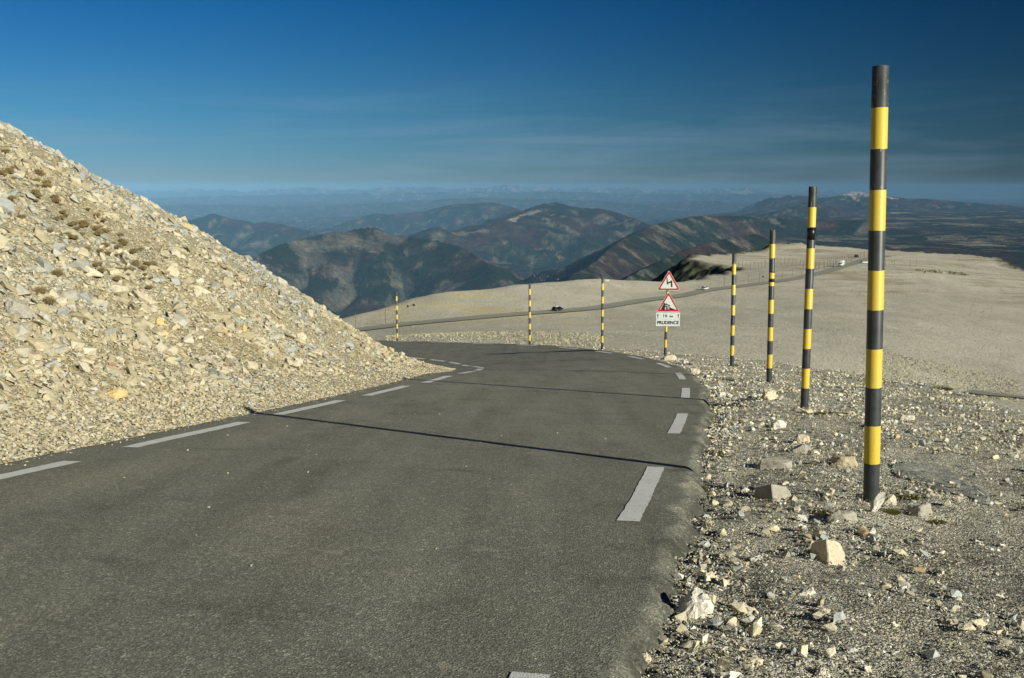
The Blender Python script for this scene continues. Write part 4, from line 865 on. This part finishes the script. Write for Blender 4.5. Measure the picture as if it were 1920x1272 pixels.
ROCKS = [ # centre px, base py, width px, height px, depth ratio, material, yaw, seed, label
 (1303, 1160, 82, 56, 0.9, m_white, 0.2, 3, 'large white angular rock at the asphalt edge low on the verge'),
 (1552, 1057, 60, 42, 0.9, m_cream, 0.0, 6, 'cream block with a dark shaded left face, alone on the gravel below the nearest pole'),
 (1450, 944, 68, 34, 0.8, m_greyr, 0.05, 8, 'grey humped rock lying left of the nearest pole, next to its shadow'),
 (1579, 980, 68, 26, 0.5, m_greyr, 0.05, 12, 'long flat grey rock just left of the foot of the nearest pole'),
 (1728, 968, 50, 28, 0.8, m_greyr, 0.3, 14, 'grey brown rock on the gravel right of the foot of the nearest pole'),
 (1668, 950, 28, 24, 0.8, m_cream, 0.9, 17, 'small cream stone tucked against the leaning rock right of the nearest pole foot'),
 (1583, 878, 58, 25, 0.6, m_tan, -0.1, 21, 'oblong tan block on the gravel left of the dark lowest band of the nearest pole'),
 (1441, 755, 36, 32, 0.9, m_cream, 0.5, 23, 'upright cream boulder standing at the foot of the third pole from the right'),
 (1503, 832, 36, 18, 0.8, m_cream, 0.2, 27, 'flat peach coloured stone lying on top of a brown stone'),
 (1502, 852, 40, 22, 0.8, m_greyr, 0.1, 29, 'brown stone sunk in the gravel under the flat peach coloured one'),
 (1459, 804, 34, 18, 0.6, m_white, -0.2, 33, 'pale wedge of stone on the gravel between the cream boulder and the stacked stones'),
 (1452, 880, 70, 22, 0.6, m_greyr, -0.35, 35, 'long slab of brown rock half buried in the gravel above the grey humped rock'),
 (1700, 789, 34, 12, 0.7, m_white, 0.0, 37, 'small flat white stone on the gravel right of the nearest pole'),
 (1509, 1117, 50, 18, 0.6, m_white, 0.1, 39, 'flat white stone below the cream block with the shaded face'),
 (1417, 1051, 28, 12, 0.6, m_white, 0.0, 41, 'thin white chip of rock left of the cream block'),
 (1360, 1098, 38, 18, 0.7, m_cream, 0.4, 43, 'low cream stone just above the large white rock at the asphalt edge'),
 (1331, 1086, 24, 14, 0.8, m_cream, 0.2, 45, 'small pale stone between the asphalt and the low cream stone'),
 (1212, 1246, 24, 22, 0.9, m_cream, 0.3, 47, 'rounded cream stone on the asphalt edge at the bottom of the verge'),
 (1517, 778, 20, 11, 0.8, m_cream, 0.3, 49, 'small cream stone against the foot of the taped second pole'),
 (1545, 1270, 30, 18, 0.8, m_white, 0.3, 51, 'pale block of stone at the bottom edge of the verge'),
 (1352, 745, 20, 12, 0.8, m_white, 0.3, 53, 'pale stone near the asphalt edge left of the upright cream boulder'),
 (1776, 1172, 26, 14, 0.8, m_tan, 0.3, 55, 'tan stone on the lower right of the gravel verge'),
 (1255, 677, 34, 12, 0.6, m_cream, 0.0, 57, 'long pale stone on the road edge directly below the sign post'),
 (1303, 703, 24, 14, 0.8, m_cream, 0.0, 59, 'pale stone on the road edge where the outer bend begins, right of the sign post'),
 (1325, 712, 18, 11, 0.8, m_white, 0.0, 61, 'small white stone beside the asphalt, just right of the pale bend stone'),
 (1285, 683, 14, 8, 0.8, m_white, 0.0, 63, 'little white stone right of the sign post foot'),
 (1348, 722, 18, 10, 0.8, m_tan, 0.0, 65, 'small tan stone on the verge edge below the fourth pole'),
 (1410, 1249, 44, 16, 0.6, m_cream, 0.2, 67, 'flat cream slab of stone near the bottom of the verge'),
 (1900, 858, 22, 10, 0.8, m_white, 0.2, 69, 'pale stone at the far right of the verge, near the picture edge'),
]
def put_rock(p, wpx, hpx, dr, mat, yaw, seed, lab, cat='rock', grp=None, tilt=(0, 0)):
    s = np.linalg.norm(p) / F; w = wpx * s; h = hpx * s * 0.98
    o = link('rock', rock_mesh(w, w * dr, h * 1.15, seed), mat); o.location = tuple(p); o.rotation_euler = (tilt[0], tilt[1], yaw); tag(o, lab, cat, grp); return o
for px, py, w, h, dr, mt, yaw, sd, lab in ROCKS:
    p = verge_hit(px, py - h * 0.15)
    if p is None: p = at(px, py, 9)
    put_rock(p, w, h, dr, mt, yaw, sd, lab)
p = verge_hit(1637, 955); s_ = np.linalg.norm(p) / F
o = link('rock', rock_mesh(56 * s_, 22 * s_, 13 * s_, 71), m_white); o.location = (p[0] + 0.02, p[1] - 0.05, p[2] + 0.075); o.rotation_euler = (0.15, -0.95, 0.25); tag(o, 'sharp pale slab of rock leaning against the foot of the nearest pole', 'rock')
# single coloured blocks on the scree slope
def mhit(px, py): return march(px, py, mound_f, 8, 60, 1200)
BL = [(353, 429, 22, 16, m_och, 'yellowish block near the skyline of the scree slope'), (376, 424, 16, 14, m_greyr, 'pale grey block standing on the skyline of the scree slope'),
 (298, 608, 22, 16, m_och, 'orange block high in the middle of the scree slope'), (308, 632, 16, 16, m_och, 'lower of the two orange blocks in the middle of the scree slope'),
 (218, 743, 40, 18, m_och, 'yellow ochre slab low on the scree slope near its fine gravel foot'), (357, 731, 20, 17, m_tan, 'squared tan block casting a dark shadow low on the scree slope'),
 (212, 640, 20, 24, m_tan, 'brownish wedge shaped block in the lower left of the scree slope'), (210, 690, 26, 10, m_redr, 'rusty red streaked stone low on the scree slope'),
 (458, 624, 14, 22, m_och, 'narrow yellow upright stone on the right part of the scree slope'), (60, 672, 40, 14, m_tan, 'long brown slab on the left of the scree slope'),
 (450, 527, 26, 20, m_tan, 'tan triangular block on the upper right of the scree slope'), (40, 590, 60, 34, m_greyr, 'broad grey boulder at the left end of the scree slope'),
 (170, 515, 44, 22, m_cream, 'broad pale slab under the dark plant tufts of the scree slope'), (130, 560, 46, 24, m_greyr, 'wide grey slab in the left half of the scree slope')]
for i, (px, py, w, h, mt, lab) in enumerate(BL):
    p = mhit(px, py)
    if p is None: print('no hit', px, py); continue
    put_rock(p, w, h, 0.8, mt, 0.3 * i, 200 + i, lab)
# far small things
for px, py, lab in ((765, 576, 'left of two small dark boulders on the skyline of the far slope'), (776, 574, 'right of two small dark boulders on the skyline of the far slope')):
    p = march(px, py, hill_f, 200, 500)
    if p is not None: put_rock(p, 5, 5, 1, plain('dark_stone', (0.03, 0.03, 0.03), 0.9), 0, 300 + px, lab)
p = march(1137, 527, hill_f, 200, 600)
if p is not None: put_rock(p, 11, 4.5, 1, m_cream, 0, 333, 'small white stone heap on the skyline left of the warning signs', 'stone heap')
# ------------------------------------------------------------------ tufts
m_moss = m_tufts('moss_green', (0.05, 0.055, 0.015), (0.12, 0.11, 0.03)); m_dry = m_tufts('dry_thyme', (0.20, 0.15, 0.07), (0.32, 0.25, 0.12))
def tuft_mesh(r, h, n, seed, flat=0.5):
    rg = np.random.default_rng(seed); V = []; Fc = []
    for i in range(n):
        a = rg.uniform(0, 2 * math.pi); q = r * math.sqrt(rg.uniform(0, 1)); x, y = q * math.cos(a), q * math.sin(a); hh = h * (1 - 0.6 * (q / r) ** 2) * rg.uniform(0.5, 1.1)
        lx, ly = x / r * hh * flat + rg.normal(0, hh * 0.3), y / r * hh * flat + rg.normal(0, hh * 0.3); w = h * 0.07; b = rg.uniform(0, math.pi)
        k = len(V); V += [(x - w * math.cos(b), y - w * math.sin(b), -0.01), (x + w * math.cos(b), y + w * math.sin(b), -0.01), (x + lx, y + ly, hh)]; Fc.append((k, k + 1, k + 2))
    return mesh_np('tuft', V, Fc)
TU = [tuft_mesh(1.0, 1.5, 480, i) for i in range(4)]; TG = [tuft_mesh(1.0, 0.6, 520, 10 + i) for i in range(3)]
for t in TU: t.materials.append(m_dry)
for t in TG: t.materials.append(m_moss)
def put_tuft(me, p, sc, lab, grp=None, sx=1.0, nm='dry_tuft', cat='plant'):
    o = bpy.data.objects.new(nm, me); C.objects.link(o); o.location = tuple(p); o.scale = (sc * sx, sc, sc); o.rotation_euler = (0, 0, random.uniform(-0.3, 0.3) if sx != 1 else random.uniform(0, 6.28)); tag(o, lab, cat, grp)
rt = random.Random(4); k = 0
while k < 95:
    x = rt.uniform(0, 290); y = 250 + 0.72 * x + rt.gauss(52, 38)
    if y < 262 + 0.72 * x + 14: continue
    p = mhit(x, y); k += 1
    if p is not None: put_tuft(rt.choice(TU), (p[0], p[1], p[2] + 0.05), np.linalg.norm(p) / F * rt.uniform(3.0, 6.0), 'small brown dry plant tuft among the upper scree stones', 'brown plant tufts on the upper scree slope')
for x, y, lab in ((107, 520, 'dark brown tuft alone in the middle of the left scree'), (92, 572, 'brown tuft above the broad grey boulder of the scree'), (75, 553, 'olive tuft beside the broad grey boulder of the scree')):
    p = mhit(x, y)
    if p is not None: put_tuft(TU[0], (p[0], p[1], p[2] + 0.03), np.linalg.norm(p) / F * 9, lab)
for x, y, w, sx, lab in ((1308, 918, 17, 1.1, 'moss tuft on the asphalt edge where the long pole shadow leaves the road'), (1352, 806, 17, 0.6, 'green moss tuft on the asphalt edge beyond the second edge dash'),
    (1353, 782, 13, 0.6, 'green moss strip along the asphalt edge above the larger tuft'), (1345, 856, 13, 0.6, 'olive moss on the asphalt edge between two road marks'), (1347, 760, 9, 0.7, 'small moss tuft highest along the asphalt edge'),
    (1540, 961, 13, 1.5, 'dark moss cushion left of the nearest pole foot, above the long grey rock'), (1668, 961, 14, 1.4, 'dark green moss under the small cream stone by the nearest pole'),
    (1756, 980, 11, 1.6, 'low moss patch below the grey brown rock right of the nearest pole'), (1712, 934, 14, 1.8, 'rusty brown moss patch behind the nearest pole foot'),
    (1555, 776, 8, 4.0, 'long green moss strip right of the foot of the taped second pole'), (1452, 717, 6, 1.6, 'tiny moss tuft at the foot of the third pole'), (1376, 686, 5, 1.8, 'tiny dark moss ring at the foot of the fourth pole'),
    (1345, 1228, 9, 1.5, 'small green tuft near the bottom of the verge'), (1215, 1262, 9, 1.2, 'small green tuft beside the rounded cream stone at the asphalt edge'), (1765, 730, 9, 2.0, 'olive tuft on the far rim of the verge right of the nearest pole')):
    p = verge_hit(x, y)
    if p is not None: put_tuft(TG[hash(x) % 3], (p[0], p[1], p[2] - 0.005), np.linalg.norm(p) / F * w, lab, None, sx, 'moss_tuft')
# grass along the rim of the verge and rough dry grass on the slope beyond
def rim_grass():
    n = 9000; V = []; Fc = []; rg = np.random.default_rng(5)
    px = np.where(rg.uniform(0, 1, n) < 0.55, rg.uniform(720, 1130, n), rg.uniform(1660, 1930, n))
    top = np.where(px < 1300, 612 + rg.uniform(0, 36, n) ** 1.0 + (px - 720) * 0.02, np.interp(px, [1660, 1750, 1930], [694, 700, 715]) + rg.uniform(0, 34, n))
    Ys = np.where(px < 1300, 205 - (top - 612) * 1.1, 200 - (top - 694) * 0.9)
    X = (px - 960) / F * Ys; Y = Ys; Z = hill_f(X, Y); h = rg.uniform(0.06, 0.30, n); a = rg.uniform(0, 6.28, n); w = rg.uniform(0.2, 0.6, n) * 0.4
    lx = rg.normal(0, 0.25, n); ly = rg.normal(0, 0.25, n)
    A_ = np.stack([X - w * np.cos(a), Y - w * np.sin(a), Z - .1], 1); B_ = np.stack([X + w * np.cos(a), Y + w * np.sin(a), Z - .1], 1); C_ = np.stack([X + lx, Y + ly, Z + h], 1)
    V = np.stack([A_, B_, C_], 1).reshape(-1, 3); Fc = np.arange(3 * n).reshape(-1, 3)
    me = mesh_np('dry_grass', V, Fc); tag(link('dry_grass', me, m_tufts('dry_grass', (0.36, 0.33, 0.22), (0.50, 0.46, 0.33))), 'sparse dry grass and broken stones on the slope below the verge', 'grass', kind='stuff')
rim_grass()
# flat tar patch on the gravel
def sh_s(X, Y):
    k = near_station(X, Y); dx = X - Rd[k, 0]; dy = Y - Rd[k, 1]; d = -(dx * NL[k, 0] + dy * NL[k, 1]); return shoulder_z(zR[k], np.maximum(d, 0.1), k * 0.25, X, Y, False)
def tar_patch():
    pts = [(1668, 872), (1700, 866), (1745, 872), (1790, 890), (1830, 915), (1858, 938), (1840, 944), (1790, 930), (1745, 915), (1710, 905), (1680, 892)]
    P = [verge_hit(*q) for q in pts]; cx = np.mean(P, axis=0); V = []; ring = catmull(np.array([*P, P[0]]), 6)[:-1]
    n = len(ring); rows = 26
    for r in range(rows):
        t = 1 - r / rows; q = cx + (ring - cx) * t * (1 + 0.05 * RNG.normal(size=(n, 1)) * (r == 0)); z = shoulder_f(q[:, 0], q[:, 1]) + (0.013 if r else 0.003); V.append(np.c_[q[:, :2], z])
    V = np.vstack(V + [[*cx[:2], float(shoulder_f(cx[0:1], cx[1:2])[0]) + 0.013]]); bm = bm_new(); vs = [bm.verts.new(v) for v in V]
    for r in range(rows - 1):
        for i in range(n): bm.faces.new((vs[r * n + i], vs[r * n + (i + 1) % n], vs[(r + 1) * n + (i + 1) % n], vs[(r + 1) * n + i])).smooth = True
    for i in range(n): bm.faces.new((vs[(rows - 1) * n + i], vs[(rows - 1) * n + (i + 1) % n], vs[-1])).smooth = True
    tag(bm_obj('asphalt_patch', bm, m_asphalt(False, (0.27, 0.275, 0.25))), kind='structure')
tar_patch()
# ------------------------------------------------------------------ village houses in the valley
def villages():
    mw = plain('house_wall', (0.45, 0.41, 0.35), 0.9); mr_ = plain('house_roof', (0.36, 0.20, 0.13), 0.9)
    bm = bm_new(); bm_box(bm, -6, 6, -4, 4, -2, 5.5); mew = bpy.data.meshes.new('wall'); bmesh.ops.recalc_face_normals(bm, faces=bm.faces); bm.to_mesh(mew); bm.free(); mew.materials.append(mw)
    bm = bm_new(); a = [bm.verts.new(v) for v in ((-6.5, -4.6, 5.4), (-6.5, 4.6, 5.4), (-6.5, 0, 8.2), (6.5, -4.6, 5.4), (6.5, 4.6, 5.4), (6.5, 0, 8.2))]
    for f in ((0, 2, 1), (3, 4, 5), (0, 3, 5, 2), (1, 2, 5, 4), (0, 1, 4, 3)): bm.faces.new([a[i] for i in f])
    bmesh.ops.recalc_face_normals(bm, faces=bm.faces); mer = bpy.data.meshes.new('roof'); bm.to_mesh(mer); bm.free(); mer.materials.append(mr_)
    rg = random.Random(3)
    for cx, cy, sx, sy, n, lab, grp in ((1050, 484, 14, 4, 22, 'pale house of the small village in the valley centre', 'houses of the village in the valley centre'),
        (1015, 522, 16, 5, 12, 'pale house of the lower village just above the far ridge', 'houses of the village above the far ridge'),
        (1895, 455, 14, 5, 8, 'pale farm building on the plain at the far right', 'farm buildings on the far right plain')):
        for i in range(n):
            p = march(cx + rg.gauss(0, sx), cy + rg.gauss(0, sy), valley_f, 1500, 40000, 3000)
            if p is None: continue
            r = empty('house', (p[0], p[1], p[2]), rg.uniform(0, 3)); r.scale = (rg.uniform(0.5, 0.8),) * 3; tag(r, lab, 'house', grp)
            link('wall', mew, None, r); link('roof', mer, None, r)
villages()
# ------------------------------------------------------------------ haze
def haze():
    bm = bm_new(); bm_box(bm, -62000, 62000, -300, 93000, -2600, 150); me = bpy.data.meshes.new('haze'); bmesh.ops.recalc_face_normals(bm, faces=bm.faces); bm.to_mesh(me); bm.free()
    m = bpy.data.materials.new('haze'); m.use_nodes = True; nt = m.node_tree; nt.nodes.clear(); out = nt.nodes.new('ShaderNodeOutputMaterial'); v = nt.nodes.new('ShaderNodeVolumePrincipled')
    v.inputs['Density'].default_value = 2.0e-5; v.inputs['Color'].default_value = (0.20, 0.405, 0.66, 1); v.inputs['Anisotropy'].default_value = -0.4
    nt.links.new(v.outputs[0], out.inputs['Volume']); o = link('haze', me, m); tag(o, 'thin blue air haze over the whole landscape', 'haze', kind='stuff')
haze()
